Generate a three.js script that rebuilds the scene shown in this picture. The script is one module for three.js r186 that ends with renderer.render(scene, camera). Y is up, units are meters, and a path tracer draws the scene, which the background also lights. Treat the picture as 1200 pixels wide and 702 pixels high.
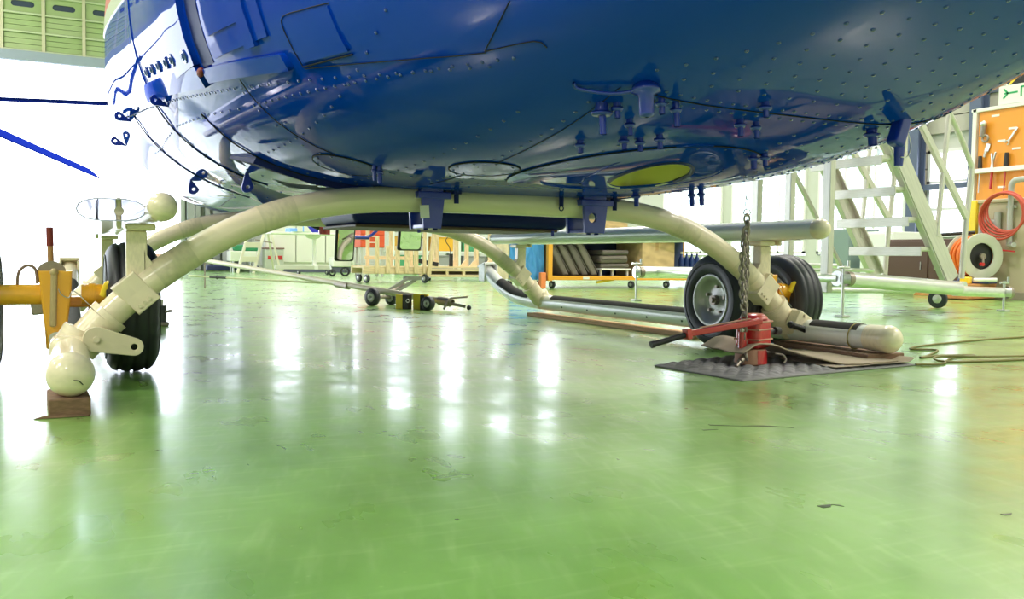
import * as THREE from 'three';
import { mergeGeometries } from 'three/addons/utils/BufferGeometryUtils.js';
import { RoundedBoxGeometry } from 'three/addons/geometries/RoundedBoxGeometry.js';
import { RectAreaLightUniformsLib } from 'three/addons/lights/RectAreaLightUniformsLib.js';
import { FontLoader } from 'three/addons/loaders/FontLoader.js';
import { TextGeometry } from 'three/addons/geometries/TextGeometry.js';
import { createNoise2D } from 'simplex-noise';

// ---------------------------------------------------------------- camera, sky, lamps, exposure
const scene = new THREE.Scene();
const camera = new THREE.PerspectiveCamera(37.86, 1200 / 702, 0.02, 400);
camera.position.set(0, 0.3615, 0);
camera.rotation.order = 'YXZ';
camera.rotation.set(-0.0482, -0.4693, 0.0143);
const renderer = new THREE.WebGLRenderer({ antialias: true });
renderer.toneMapping = THREE.LinearToneMapping;
renderer.toneMappingExposure = 2.45;
renderer.shadowMap.enabled = true;
const SKY = 2.6;
scene.background = new THREE.Color(0.91 * SKY, 0.98 * SKY, 1.1 * SKY);
RectAreaLightUniformsLib.init();
const LAMP = 44;

// ---------------------------------------------------------------- small helpers
// places are given as [x right, y up, f forward]; forward is -z
const V = (a) => new THREE.Vector3(a[0], a[1], -a[2]);
let seed = 7;
const rnd = () => { seed = (seed * 1664525 + 1013904223) >>> 0; return seed / 4294967296; };
const rr = (a, b) => a + (b - a) * rnd();
const flat = (g) => { const n = g.index ? g.toNonIndexed() : g; for (const k of Object.keys(n.attributes)) if (!['position', 'normal', 'uv'].includes(k)) n.deleteAttribute(k); return n; };
const E3 = new THREE.Euler(), Q4 = new THREE.Quaternion(), M = new THREE.Matrix4();
function place(g, at, rot = [0, 0, 0], scale = [1, 1, 1]) {
  M.compose(V(at), Q4.setFromEuler(E3.set(...rot)), new THREE.Vector3(...scale));
  g.applyMatrix4(M); return flat(g);
}
function box(w, h, d, at, rot, r) {
  const g = r ? new RoundedBoxGeometry(w, h, d, 2, Math.min(r, w / 2.02, h / 2.02, d / 2.02)) : new THREE.BoxGeometry(w, h, d);
  return place(g, at, rot);
}
const ball = (r, at, sx = 1, sy = 1, sz = 1, seg = 20) => place(new THREE.SphereGeometry(r, seg, Math.round(seg * 0.6)), at, [0, 0, 0], [sx, sy, sz]);
const UP = new THREE.Vector3(0, 1, 0);
function along(g, a, b) {        // a geometry made along +y, centred, laid from a to b
  const A = V(a), B = V(b), d = B.clone().sub(A);
  M.compose(A.add(B).multiplyScalar(0.5), Q4.setFromUnitVectors(UP, d.clone().normalize()), new THREE.Vector3(1, 1, 1));
  g.applyMatrix4(M); return flat(g);
}
const len = (a, b) => Math.hypot(a[0] - b[0], a[1] - b[1], a[2] - b[2]);
const rod = (a, b, r, r2 = r, seg = 16, open = false) => along(new THREE.CylinderGeometry(r2, r, len(a, b), seg, 1, open), a, b);
function bar(a, b, w, d, r = 0, roll = 0) {  // a square bar from a to b
  const L = len(a, b), A = V(a), B = V(b), y = B.clone().sub(A).normalize();
  const ref = Math.abs(y.y) > 0.95 ? new THREE.Vector3(0, 0, 1) : UP, x = new THREE.Vector3().crossVectors(y, ref).normalize(), z = new THREE.Vector3().crossVectors(x, y);
  const g = r ? new RoundedBoxGeometry(w, L, d, 2, Math.min(r, w / 2.02, d / 2.02)) : new THREE.BoxGeometry(w, L, d);
  if (roll) g.rotateY(roll);
  g.applyMatrix4(new THREE.Matrix4().makeBasis(x, y, z).setPosition(A.add(B).multiplyScalar(0.5)));
  return flat(g);
}
const curve = (pts, closed = false, t = 0.5) => new THREE.CatmullRomCurve3(pts.map(V), closed, 'catmullrom', t);
const tube = (pts, r, seg = 40, rad = 10, closed = false) => flat(new THREE.TubeGeometry(curve(pts, closed), seg, r, rad, closed));
function lathe(profile, at, axis = [0, 1, 0], seg = 40) {
  const g = new THREE.LatheGeometry(profile.map(([r, y]) => new THREE.Vector2(r, y)), seg);
  M.compose(V(at), Q4.setFromUnitVectors(UP, V(axis).normalize()), new THREE.Vector3(1, 1, 1));
  g.applyMatrix4(M); return flat(g);
}
const ring = (R, r, at, axis = [0, 0, 1], seg = 32, rad = 10, arc = Math.PI * 2) => {
  const g = new THREE.TorusGeometry(R, r, rad, seg, arc);
  M.compose(V(at), Q4.setFromUnitVectors(new THREE.Vector3(0, 0, 1), V(axis).normalize()), new THREE.Vector3(1, 1, 1));
  g.applyMatrix4(M); return flat(g);
};
// outline in the plane spanned by ux, uy (both [x,y,f]) from origin o, thickness along ux x uy, centred
function plate(pts, o, ux, uy, t, holes = [], bevel = 0) {
  const s = new THREE.Shape(pts.map((p) => new THREE.Vector2(...p)));
  for (const [cx, cy, r] of holes) { const h = new THREE.Path(); h.absarc(cx, cy, r, 0, Math.PI * 2, true); s.holes.push(h); }
  const g = new THREE.ExtrudeGeometry(s, { depth: t - 2 * bevel, bevelEnabled: bevel > 0, bevelSize: bevel, bevelThickness: bevel, bevelSegments: 2, curveSegments: 16 });
  g.translate(0, 0, -(t - 2 * bevel) / 2);
  const X = V(ux).normalize(), Y = V(uy).normalize(), Z = new THREE.Vector3().crossVectors(X, Y);
  g.applyMatrix4(new THREE.Matrix4().makeBasis(X, Y, Z).setPosition(V(o)));
  return flat(g);
}
const arcPts = (cx, cy, r, a0, a1, n = 10) => Array.from({ length: n + 1 }, (_, i) => { const a = a0 + (a1 - a0) * i / n; return [cx + r * Math.cos(a), cy + r * Math.sin(a)]; });

// ---------------------------------------------------------------- naming and building
const used = {};
const numbered = (n) => { const k = used[n] = (used[n] ?? -1) + 1; return k ? n + '_' + String(k).padStart(3, '0') : n; };
function thing(name, label, category, at, group) {
  const o = new THREE.Group(); o.name = numbered(name); o.position.copy(V(at));
  o.userData = { label, category }; if (group) o.userData.group = group;
  o.at = at; scene.add(o); return o;
}
function part(parent, name, geoms, material, label, kind) {     // geometry is given in world places and moved into the thing's own frame
  const g = mergeGeometries([geoms].flat(9));
  let root = parent; while (root.parent && root.parent !== scene) root = root.parent;
  if (root.isGroup) g.translate(-root.position.x, -root.position.y, -root.position.z);
  const m = new THREE.Mesh(g, material); m.name = name; m.castShadow = m.receiveShadow = true;
  if (label) m.userData.label = label;
  if (kind) m.userData.kind = kind;
  parent.add(m); return m;
}
function single(name, geoms, material, label, category, group) { // a thing that is one mesh
  const m = new THREE.Mesh(mergeGeometries([geoms].flat(9)), material); m.name = numbered(name); m.castShadow = m.receiveShadow = true;
  m.userData = { label, category }; if (group) m.userData.group = group; scene.add(m); return m;
}
function struct(name, geoms, material, parent = scene) {
  const m = new THREE.Mesh(mergeGeometries([geoms].flat(9)), material); m.name = name; m.castShadow = m.receiveShadow = true;
  if (parent === scene) m.userData.kind = 'structure';
  parent.add(m); return m;
}
function copyOf(o, at, label) { const c = o.clone(); c.name = numbered(o.name.replace(/_\d{3}$/, '')); c.position.copy(V(at)); if (label) c.userData = { ...o.userData, label }; scene.add(c); return c; }

// ---------------------------------------------------------------- textures and materials
const noise = createNoise2D(() => { seed = (seed * 1664525 + 1013904223) >>> 0; return seed / 4294967296; });
const fbm = (x, y, o = 4) => { let s = 0, a = 0.5; for (let i = 0; i < o; i++) { s += a * noise(x, y); x *= 2.03; y *= 2.03; a *= 0.5; } return s; };
const srgb = (v) => Math.round(255 * Math.min(1, Math.max(0, v <= 0.0031308 ? 12.92 * v : 1.055 * v ** (1 / 2.4) - 0.055)));
function tex(w, h, fn, color = true, repeat = [1, 1]) {
  const d = new Uint8Array(w * h * 4);
  for (let y = 0; y < h; y++) for (let x = 0; x < w; x++) {
    const c = fn(x / w, y / h), k = (y * w + x) * 4;
    if (color) { d[k] = srgb(c[0]); d[k + 1] = srgb(c[1]); d[k + 2] = srgb(c[2]); } else d[k] = d[k + 1] = d[k + 2] = Math.round(255 * Math.min(1, Math.max(0, c)));
    d[k + 3] = 255;
  }
  const t = new THREE.DataTexture(d, w, h); t.wrapS = t.wrapT = THREE.RepeatWrapping; t.magFilter = THREE.LinearFilter; t.minFilter = THREE.LinearMipmapLinearFilter; t.generateMipmaps = true;
  if (color) t.colorSpace = THREE.SRGBColorSpace;
  t.repeat.set(...repeat); t.needsUpdate = true; return t;
}
const std = (c, roughness = 0.5, metalness = 0, more = {}) => new THREE.MeshStandardMaterial({ color: Array.isArray(c) ? new THREE.Color().setRGB(...c) : new THREE.Color(c), roughness, metalness, ...more });
const phy = (c, roughness = 0.5, metalness = 0, more = {}) => new THREE.MeshPhysicalMaterial({ color: Array.isArray(c) ? new THREE.Color().setRGB(...c) : new THREE.Color(c), roughness, metalness, ...more });
const wood = (a, b, sc) => tex(256, 256, (u, v) => { const n = fbm(u * 3 * sc, v * 22 * sc, 4), k = 0.5 + 0.5 * n, m = 0.85 + 0.3 * fbm(u * 2, v * 3, 2); return a.map((q, i) => (q + (b[i] - q) * k) * m); });
const grime = tex(256, 256, (u, v) => { const k = 0.95 + 0.13 * fbm(u * 5, v * 5, 4); return [k, k, k]; });
const T = {
  floor: tex(1024, 1024, (u, v) => {
    const n = fbm(u * 6, v * 6, 5) + 0.5 * fbm(u * 26, v * 26, 3), st = Math.max(0, fbm(u * 90 + v * 30, v * 11 - u * 8, 3) - 0.18) * 0.9 + Math.max(0, fbm(u * 9 + 3 - v * 7, v * 80, 3) - 0.2) * 0.9, sp = noise(u * 230, v * 230) > 0.93 ? 0.12 : 0;
    const k = 0.97 + 0.14 * n; return [0.255 * k + st * 0.14 + sp * 0.7, 0.5 * k + st * 0.14 + sp * 0.7, 0.105 * k + st * 0.1 + sp * 0.5];
  }),
  floorRough: tex(512, 512, (u, v) => 0.36 + 0.2 * fbm(u * 9, v * 9, 4) + 0.1 * fbm(u * 60, v * 14, 2), false),
  floorBump: tex(512, 512, (u, v) => 0.5 + 0.35 * fbm(u * 10, v * 10, 3) + 0.1 * noise(u * 90, v * 90), false),
  pine: wood([0.76, 0.56, 0.32], [0.86, 0.69, 0.45], 1), plank: wood([0.16, 0.08, 0.045], [0.34, 0.2, 0.12], 1.3),
  card: wood([0.58, 0.4, 0.2], [0.63, 0.44, 0.23], 0.15),
};
const MT = {
  navy: phy([0.001, 0.048, 0.5], 0.5, 0.0, { clearcoat: 0.6, clearcoatRoughness: 0.025, specularIntensity: 0 }),
  navyFit: phy([0.005, 0.03, 0.4], 0.3, 0.1, { clearcoat: 0.7, clearcoatRoughness: 0.15 }),
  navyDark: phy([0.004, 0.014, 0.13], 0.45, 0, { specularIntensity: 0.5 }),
  rivet: phy([0.006, 0.04, 0.3], 0.25, 0.2, { clearcoat: 1, clearcoatRoughness: 0.1 }),
  seam: std([0.003, 0.004, 0.02], 0.7),
  white: phy([0.78, 0.77, 0.72], 0.3, 0, { clearcoat: 0.5, clearcoatRoughness: 0.15 }),
  rust: phy([0.5, 0.09, 0.04], 0.55),
  grey: phy([0.2, 0.21, 0.27], 0.5),
  cream: phy([0.93, 0.8, 0.59], 0.34, 0, { clearcoat: 0.6, clearcoatRoughness: 0.14, map: grime }),
  creamDark: phy([0.8, 0.7, 0.5], 0.4, 0, { clearcoat: 0.3, clearcoatRoughness: 0.2, map: grime }),
  paleBlue: phy([0.93, 0.92, 0.89], 0.3, 0, { clearcoat: 0.5, clearcoatRoughness: 0.15, map: grime }),
  tread: std([0.045, 0.042, 0.04], 0.9),
  rubber: phy([0.018, 0.02, 0.03], 0.55, 0, { clearcoat: 0.25, clearcoatRoughness: 0.35 }),
  black: std([0.012, 0.012, 0.014], 0.5),
  chrome: std([0.42, 0.44, 0.56], 0.14, 1),
  steel: std([0.6, 0.6, 0.6], 0.3, 1), iron: std([0.34, 0.29, 0.25], 0.45, 0.8, { map: grime }),
  alu: std([0.78, 0.78, 0.76], 0.3, 0.85, { map: grime }),
  rim: phy([0.55, 0.55, 0.53], 0.35, 0.3, { clearcoat: 0.3, map: grime }),
  yellow: phy([0.85, 0.4, 0.015], 0.35, 0, { clearcoat: 0.6, clearcoatRoughness: 0.15, map: grime }),
  bright: phy([0.85, 0.62, 0.03], 0.4), primer: phy([0.8, 0.72, 0.24], 0.45, 0, { clearcoat: 0.5 }),
  red: phy([0.55, 0.015, 0.02], 0.3, 0, { clearcoat: 0.8, clearcoatRoughness: 0.12, map: grime }), redWorn: std([0.5, 0.26, 0.18], 0.6),
  rodRust: std([0.2, 0.02, 0.015], 0.6),
  plank: std(0xffffff, 0.75, 0, { map: T.plank }), pine: std(0xffffff, 0.6, 0, { map: T.pine }), card: std(0xffffff, 0.85, 0, { map: T.card }),
  felt: std([0.42, 0.34, 0.25], 0.95), quilt: std([0.25, 0.24, 0.25], 0.85),
  glassGreen: std([0.8, 0.8, 0.8], 0.03, 1),
};

// ---------------------------------------------------------------- the hangar: floor, walls, roof, doorway
const XL = -13, XR = 12, ZF = 19, ZB = -9, HT = 7;     // left, right, front, back (as forward places), height
function slab(x0, x1, y0, y1, f0, f1) { return box(x1 - x0, y1 - y0, Math.abs(f1 - f0), [(x0 + x1) / 2, (y0 + y1) / 2, (f0 + f1) / 2]); }
{
  const g = new THREE.BoxGeometry(XR - XL + 0.4, 0.2, ZF - ZB + 0.4);
  const uv = g.attributes.uv, p = g.attributes.position;
  for (let i = 0; i < uv.count; i++) uv.setXY(i, p.getX(i) / 3.3, p.getZ(i) / 3.3);
  g.translate((XL + XR) / 2, -0.1, -(ZF + ZB) / 2);
  const mat = phy(0xffffff, 0.5, 0, { map: T.floor, roughness: 1, roughnessMap: T.floorRough, clearcoat: 1, clearcoatRoughness: 0.5, clearcoatRoughnessMap: T.floorRough, ior: 1.55, bumpMap: T.floorBump, bumpScale: 0.0012 });
  const fl = struct('floor', flat(g), mat), dark = std([0.05, 0.075, 0.03], 0.35);
  const stain = (pts, w) => { const L = pts.map(([x, f], i) => [x + 0, f + w * (0.5 + 0.5 * Math.sin(i * 2.1))]), R = pts.map(([x, f], i) => [x, f - w * (0.5 + 0.5 * Math.cos(i * 1.7))]).reverse(); const s = new THREE.Shape([...L, ...R].map((p) => new THREE.Vector2(...p))); const q = new THREE.ExtrudeGeometry(s, { depth: 0.0006, bevelEnabled: false }); q.rotateX(-Math.PI / 2); struct('floor_stain', flat(q), dark, fl); };
  stain([[1.25, 1.5], [1.27, 1.485], [1.3, 1.465], [1.33, 1.455], [1.36, 1.44], [1.385, 1.42], [1.4, 1.4]], 0.006); stain([[1.2, 1.46], [1.215, 1.455], [1.235, 1.452]], 0.004);
  stain([[0.985, 0.93], [1.0, 0.925], [1.01, 0.93], [1.02, 0.92]], 0.008); stain([[1.2, 0.79], [1.21, 0.785], [1.22, 0.788]], 0.005); stain([[0.47, 1.09], [0.475, 1.088]], 0.004);
}
const concrete = std([0.55, 0.55, 0.53], 0.9), wallM = std([0.5, 0.51, 0.42], 0.7), roofM = std([0.62, 0.63, 0.62], 0.8), bluSteel = std([0.075, 0.1, 0.17], 0.5);
struct('apron', [slab(-90, 90, -0.25, -0.02, ZF + 0.2, 41.2), slab(-90, 90, -0.25, -0.02, 41.5, 260)], concrete);
struct('apron_drain', slab(-90, 90, -0.3, -0.035, 41.2, 41.5), std([0.2, 0.2, 0.19], 0.9));
struct('ceiling', slab(XL - 0.2, XR + 0.2, HT, HT + 0.2, ZB - 0.2, ZF + 0.2), roofM);
struct('wall_back', slab(XL - 0.2, XR + 0.2, 0, HT, ZB - 0.2, ZB), std([0.6, 0.6, 0.56], 0.8));
struct('wall_left', slab(XL - 0.2, XL, 0, HT, ZB, ZF), std([0.3, 0.31, 0.32], 0.8));
const DX0 = -11.4, DX1 = 2.02, DH = 3.93;                // the open doorway in the front wall
struct('wall_front', [slab(XL - 0.2, DX0, 0, HT, ZF, ZF + 0.2), slab(DX1, 2.6, 0, HT, ZF, ZF + 0.2), slab(2.6, 11.7, 0, 1.35, ZF, ZF + 0.2), slab(2.6, 11.7, 4.0, HT, ZF, ZF + 0.2), slab(11.7, XR + 0.2, 0, HT, ZF, ZF + 0.2), slab(DX0, DX1, 6.6, HT, ZF, ZF + 0.2)], std([0.6, 0.6, 0.58], 0.8));
{ // the raised sectional door: pale green panels between cream ribs, slot windows in the third row
  const d = struct('door_1', [slab(DX0, -3.9, 4.0, 6.6, ZF + 0.02, ZF + 0.08), slab(-3.9, DX1, 6.1, 6.6, ZF + 0.02, ZF + 0.08), slab(-3.9, DX1, 4.0, 6.1, ZF + 0.07, ZF + 0.1)], std([0.3, 0.36, 0.2], 0.6));
  const pm = [[0.35, 0.43, 0.22], [0.37, 0.44, 0.24], [0.33, 0.41, 0.2]].map((c) => std(c, 0.55));
  const cw = 0.69, rh = 0.345;
  for (let r = 0; r < 6; r++) for (let c = -5; c < 4; c++) {
    const x = -0.4 + c * cw + 0.04, w = cw - 0.07, y = 4.13 + r * rh, f = ZF + 0.045, win = r === 2;
    if (x + w > DX1 + 0.05) continue;
    const strips = win ? [] : [0, 1, 2].map((k) => slab(x, x + w, y + 0.02 + k * 0.1, y + 0.112 + k * 0.1, f - 0.012, f + 0.02));
    if (win) {
      const sh = [[0, 0], [w, 0], [w, rh - 0.04], [0, rh - 0.04]], s = new THREE.Shape(sh.map((p) => new THREE.Vector2(...p)));
      const hp = [...arcPts(0.17, 0.15, 0.055, Math.PI / 2, Math.PI * 1.5, 8), ...arcPts(w - 0.17, 0.15, 0.055, -Math.PI / 2, Math.PI / 2, 8)].reverse();
      s.holes.push(new THREE.Path(hp.map((p) => new THREE.Vector2(...p))));
      const g = new THREE.ExtrudeGeometry(s, { depth: 0.03, bevelEnabled: false }); g.translate(x, y + 0.02, -f - 0.02); strips.push(flat(g));
    }
    const pn = struct(r || c > -5 ? 'door_panel' : 'door_panel', strips, pm[(r * 5 + c + 20) % 3], d);
    if (win) struct('window_pane', slab(x + 0.05, x + w - 0.05, y + 0.08, y + 0.26, f + 0.012, f + 0.018), phy([0.05, 0.06, 0.12], 0.1), pn);
  }
  const rib = std([0.6, 0.54, 0.42], 0.5);
  for (let c = -5; c < 5; c++) { const x = -0.4 + c * cw; if (x < DX1) struct('door_rib', slab(x - 0.03, x + 0.03, 4.11, 6.1, ZF - 0.005, ZF + 0.04), rib, d); }
  for (let r = 0; r < 7; r++) struct('door_rail', slab(-3.9, DX1, 4.105 + r * rh, 4.14 + r * rh, ZF + 0.0, ZF + 0.04), std([0.5, 0.54, 0.38], 0.5), d);
  struct('door_bottom_beam', slab(DX0, DX1, DH, 4.11, ZF - 0.03, ZF + 0.09), std([0.3, 0.34, 0.46], 0.5), d);
}
{ // right wall: horizontal siding, blue steel frame, windows
  const wm = [[0.42, 0.4, 0.34], [0.46, 0.43, 0.37], [0.39, 0.37, 0.32]].map((c) => std(c, 0.65));
  // openings along the wall: [f0, f1, y0, y1]
  const wins = [[8.56, 9.36, 0.77, 2.12], [9.75, 11.6, 0.5, 2.3], [11.9, 13.9, 0.5, 2.3], [14.2, 16.2, 0.5, 2.3]];
  const core = [], t0 = XR + 0.06, t1 = XR + 0.2;
  core.push(slab(t0, t1, 2.32, HT, ZB, ZF), slab(t0, t1, 0, 0.48, ZB, ZF), slab(t0, t1, 0.48, 2.32, ZB, 8.56), slab(t0, t1, 0.48, 2.32, 9.36, 9.75), slab(t0, t1, 0.48, 2.32, 11.6, 11.9), slab(t0, t1, 0.48, 2.32, 13.9, 14.2), slab(t0, t1, 0.48, 2.32, 16.2, ZF), slab(t0, t1, 0.48, 0.77, 8.56, 9.36), slab(t0, t1, 2.12, 2.32, 8.56, 9.36));
  const w = struct('wall_right', core, std([0.5, 0.51, 0.46], 0.8));
  let k = 0;
  for (let y = 0; y < 4.6; y += 0.262) for (const [f0, f1] of [[4.4, 8.4], [8.56, 9.36], [9.38, 9.74]]) {
    if (f0 === 8.56 && y + 0.25 > 0.77 && y < 2.12) continue;
    struct('siding_panel', slab(XR, XR + 0.06, y + 0.008, y + 0.252, f0 + 0.004, f1 - 0.004), wm[k++ % 3], w);
  }
  for (let y = 0.25; y < 4.6; y += 0.524) struct('girt', slab(XR - 0.03, XR + 0.02, y - 0.022, y + 0.03, 2, 8.5), std([0.1, 0.12, 0.16], 0.5), w);
  for (const f of [5.6, 8.43, 9.47]) struct('steel_column', [slab(XR - 0.2, XR - 0.17, 0, HT, f - 0.09, f + 0.09), slab(XR - 0.17, XR, 0, HT, f - 0.012, f + 0.012), slab(XR - 0.03, XR - 0.005, 0, HT, f - 0.09, f + 0.09)], bluSteel, w);
  struct('steel_beam', slab(XR - 0.1, XR - 0.02, 1.5, 1.58, 2, 9.5), bluSteel, w);
  const fr = std([0.72, 0.72, 0.7], 0.5), pane = phy(0xffffff, 0.02, 0, { transmission: 1, thickness: 0, ior: 1.45 });
  wins.forEach(([f0, f1, y0, y1], i) => {
    const a = XR + 0.02, b = XR + 0.14;
    const g = [slab(a, b, y0, y0 + 0.05, f0, f1), slab(a, b, y1 - 0.05, y1, f0, f1), slab(a, b, y0, y1, f0, f0 + 0.05), slab(a, b, y0, y1, f1 - 0.05, f1)];
    const wn = struct('window_' + (i + 1), g, fr);
    if (i === 0) { for (const y of [1.2, 1.62]) struct('glazing_bar', slab(a, b, y - 0.02, y + 0.02, f0, f1), fr, wn); for (const [p, q] of [[y0, 1.2], [1.2, 1.62], [1.62, y1]]) struct('pane', slab(a + 0.05, a + 0.055, p, q, f0, f1), pane, wn); }
    else for (let y = y0 + 0.09; y < y1 - 0.1; y += 0.14) struct('louvre_slat', box(0.012, 0.125, f1 - f0 - 0.12, [a + 0.06, y + 0.05, (f0 + f1) / 2], [0, 0, -0.55]), phy([0.8, 0.88, 0.9], 0.25, 0, { transmission: 0.55, thickness: 0 }), wn);
    if (i) for (const q of [0.33, 0.67]) struct('mullion', slab(a, b, y0, y1, f0 + (f1 - f0) * q - 0.02, f0 + (f1 - f0) * q + 0.02), fr, wn);
  });
}
{ // windows in the front wall, right of the doorway: nine openings between wall piers
  const fr = std([0.7, 0.71, 0.7], 0.5), pane = phy(0xffffff, 0.02, 0, { transmission: 1, thickness: 0, ior: 1.45 }), f = ZF + 0.05, wm = std([0.4, 0.4, 0.36], 0.8);
  for (let i = 0; i < 7; i++) {
    const a = 2.6 + i * 1.3, b = a + 0.62;
    struct('wall_pier', slab(b, a + 1.3, 1.35, 4, ZF, ZF + 0.2), wm, scene.getObjectByName('wall_front'));
    const wn = struct('window_' + (5 + i), [slab(a, b, 1.35, 1.42, f, f + 0.1), slab(a, b, 3.93, 4.0, f, f + 0.1), slab(a, a + 0.04, 1.35, 4, f, f + 0.1), slab(b - 0.04, b, 1.35, 4, f, f + 0.1), slab(a, b, 2.64, 2.7, f, f + 0.1)], fr);
    struct('pane', slab(a + 0.04, b - 0.04, 1.42, 2.64, f + 0.05, f + 0.056), pane, wn); struct('pane', slab(a + 0.04, b - 0.04, 2.7, 3.93, f + 0.05, f + 0.056), pane, wn);
  }
}
{ // right jamb of the doorway: grey folded shutter leaves standing beside the opening
  const m = [[0.3, 0.31, 0.32], [0.42, 0.43, 0.44], [0.24, 0.25, 0.26]].map((c) => std(c, 0.5, 0.2));
  const d = struct('door_2', slab(2.02, 2.1, 0, 3.9, 18.85, 19), m[1]);
  for (let i = 0; i < 8; i++) struct('folded_leaf', slab(2.13 + i * 0.17, 2.13 + i * 0.17 + (i % 3 ? 0.09 : 0.14), 0.02, 3.6, 18.7 + (i % 2) * 0.12, 18.95), m[i % 3], d);
}
{ // high ceiling lamps: pale panels that light the hall
  const glow = new THREE.MeshStandardMaterial({ color: 0xffffff, emissive: new THREE.Color(1, 0.98, 0.92), emissiveIntensity: 4 });
  const house = std([0.6, 0.6, 0.6], 0.5);
  const rows = ['leftmost roof row', 'second roof row from left', 'third roof row from left', 'roof row by the window wall'], ord = ['nearest the back wall', 'fourth from the doorway', 'third from the doorway', 'second from the doorway', 'nearest the doorway'];
  for (const [a, x0] of [-8.5, -3.2, 5.2, 9.6].entries()) for (const [b, f] of [-5.5, 0.2, 6, 12, 16.8].entries()) {
    const x = f === 0.2 ? [-9.5, -6, 8.2, 10.8][a] : x0;
    const t = thing('ceiling_lamp', 'white lamp panel, ' + rows[a] + ', ' + ord[b], 'lamp', [x, 6.3, f], 'lamp panels under the roof');
    part(t, 'housing', slab(x - 0.65, x + 0.65, 6.36, 6.5, f - 0.35, f + 0.35), house);
    part(t, 'rod', [rod([x - 0.4, 6.5, f], [x - 0.4, HT, f], 0.012), rod([x + 0.4, 6.5, f], [x + 0.4, HT, f], 0.012)], house);
    part(t, 'diffuser', slab(x - 0.6, x + 0.6, 6.34, 6.36, f - 0.3, f + 0.3), glow);
    const l = new THREE.RectAreaLight(new THREE.Color(1, 0.94, 0.88), LAMP * (f > 10 ? 0.65 : 1), 1.2, 0.6); l.position.set(x, 6.33, -f); l.rotation.x = -Math.PI / 2; scene.add(l);
  }
}

// ---------------------------------------------------------------- the helicopter
// body sections along f: half width, keel height, height of the widest line, top, squareness of the lower corner
const FS = [-6, -3, -1, 0, 0.5, 0.9, 1.2, 1.6, 2.0, 2.4, 2.8, 3.2, 3.7, 4.5, 5.4, 6.0, 6.6, 7.1, 7.4];
const HWs = [0.2, 0.24, 0.29, 0.4, 0.49, 0.575, 0.665, 0.81, 0.945, 1.04, 1.09, 1.11, 1.12, 1.125, 1.115, 1.05, 0.88, 0.58, 0.12];
const ZBs = [2.0, 1.7, 1.38, 1.1, 0.905, 0.77, 0.688, 0.612, 0.58, 0.57, 0.568, 0.568, 0.573, 0.58, 0.585, 0.6, 0.66, 0.8, 1.05];
const ZCs = [2.15, 1.95, 1.75, 1.62, 1.55, 1.5, 1.47, 1.44, 1.42, 1.4, 1.4, 1.4, 1.4, 1.4, 1.4, 1.4, 1.38, 1.3, 1.2];
const ZTs = [2.3, 2.2, 2.15, 2.2, 2.4, 2.55, 2.65, 2.75, 2.8, 2.8, 2.78, 2.7, 2.6, 2.55, 2.45, 2.25, 1.95, 1.6, 1.3];
const NSs = [2.6, 2.6, 2.8, 3.2, 3.6, 3.8, 4, 4, 4, 3.8, 3.5, 3.2, 2.9, 2.5, 2.5, 2.5, 2.4, 2.3, 2.2];
function pchip(Y) {
  const n = FS.length, h = [], d = [], m = [];
  for (let i = 0; i < n - 1; i++) { h[i] = FS[i + 1] - FS[i]; d[i] = (Y[i + 1] - Y[i]) / h[i]; }
  m[0] = d[0]; m[n - 1] = d[n - 2];
  for (let i = 1; i < n - 1; i++) m[i] = d[i - 1] * d[i] <= 0 ? 0 : (h[i - 1] + h[i]) * 3 / ((2 * h[i] + h[i - 1]) / d[i - 1] + (h[i] + 2 * h[i - 1]) / d[i]);
  return (x) => {
    let i = 0; while (i < n - 2 && x > FS[i + 1]) i++;
    const t = (x - FS[i]) / h[i], t2 = t * t, t3 = t2 * t;
    return (2 * t3 - 3 * t2 + 1) * Y[i] + (t3 - 2 * t2 + t) * h[i] * m[i] + (-2 * t3 + 3 * t2) * Y[i + 1] + (t3 - t2) * h[i] * m[i + 1];
  };
}
const hw = pchip(HWs), zb = pchip(ZBs), zc = pchip(ZCs), zt = pchip(ZTs), nn = pchip(NSs), CX = 1.3;
const belly = (s, f) => { const u = Math.min(0.9999, Math.abs(s) / hw(f)), n = nn(f); return [CX + s, zc(f) - (zc(f) - zb(f)) * (1 - u ** n) ** (1 / n), f]; };
const side = (y, f, sg = -1) => {
  const n = y < zc(f) ? nn(f) : 2.6, u = Math.min(0.9999, y < zc(f) ? (zc(f) - y) / (zc(f) - zb(f)) : (y - zc(f)) / (zt(f) - zc(f)));
  return [CX + sg * hw(f) * (1 - u ** n) ** (1 / n), y, f];
};
const sub = (a, b) => [a[0] - b[0], a[1] - b[1], a[2] - b[2]], addS = (a, b, k) => [a[0] + b[0] * k, a[1] + b[1] * k, a[2] + b[2] * k];
const crs = (a, b) => [a[1] * b[2] - a[2] * b[1], a[2] * b[0] - a[0] * b[2], a[0] * b[1] - a[1] * b[0]];
const nrm = (a) => { const l = Math.hypot(...a) || 1; return a.map((q) => q / l); };
function normalOf(fn, u, v) {        // outward normal of fn(u, v) on the body
  const e = 2e-3, p = fn(u, v), c = nrm(crs(sub(fn(u + e, v), fn(u - e, v)), sub(fn(u, v + e), fn(u, v - e))));
  const o = [p[0] - CX, p[1] - 1.4, 0], dt = c[0] * o[0] + c[1] * o[1];
  return dt < 0 ? c.map((q) => -q) : c;
}
const lift = (fn, u, v, k) => addS(fn(u, v), normalOf(fn, u, v), k);
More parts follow.
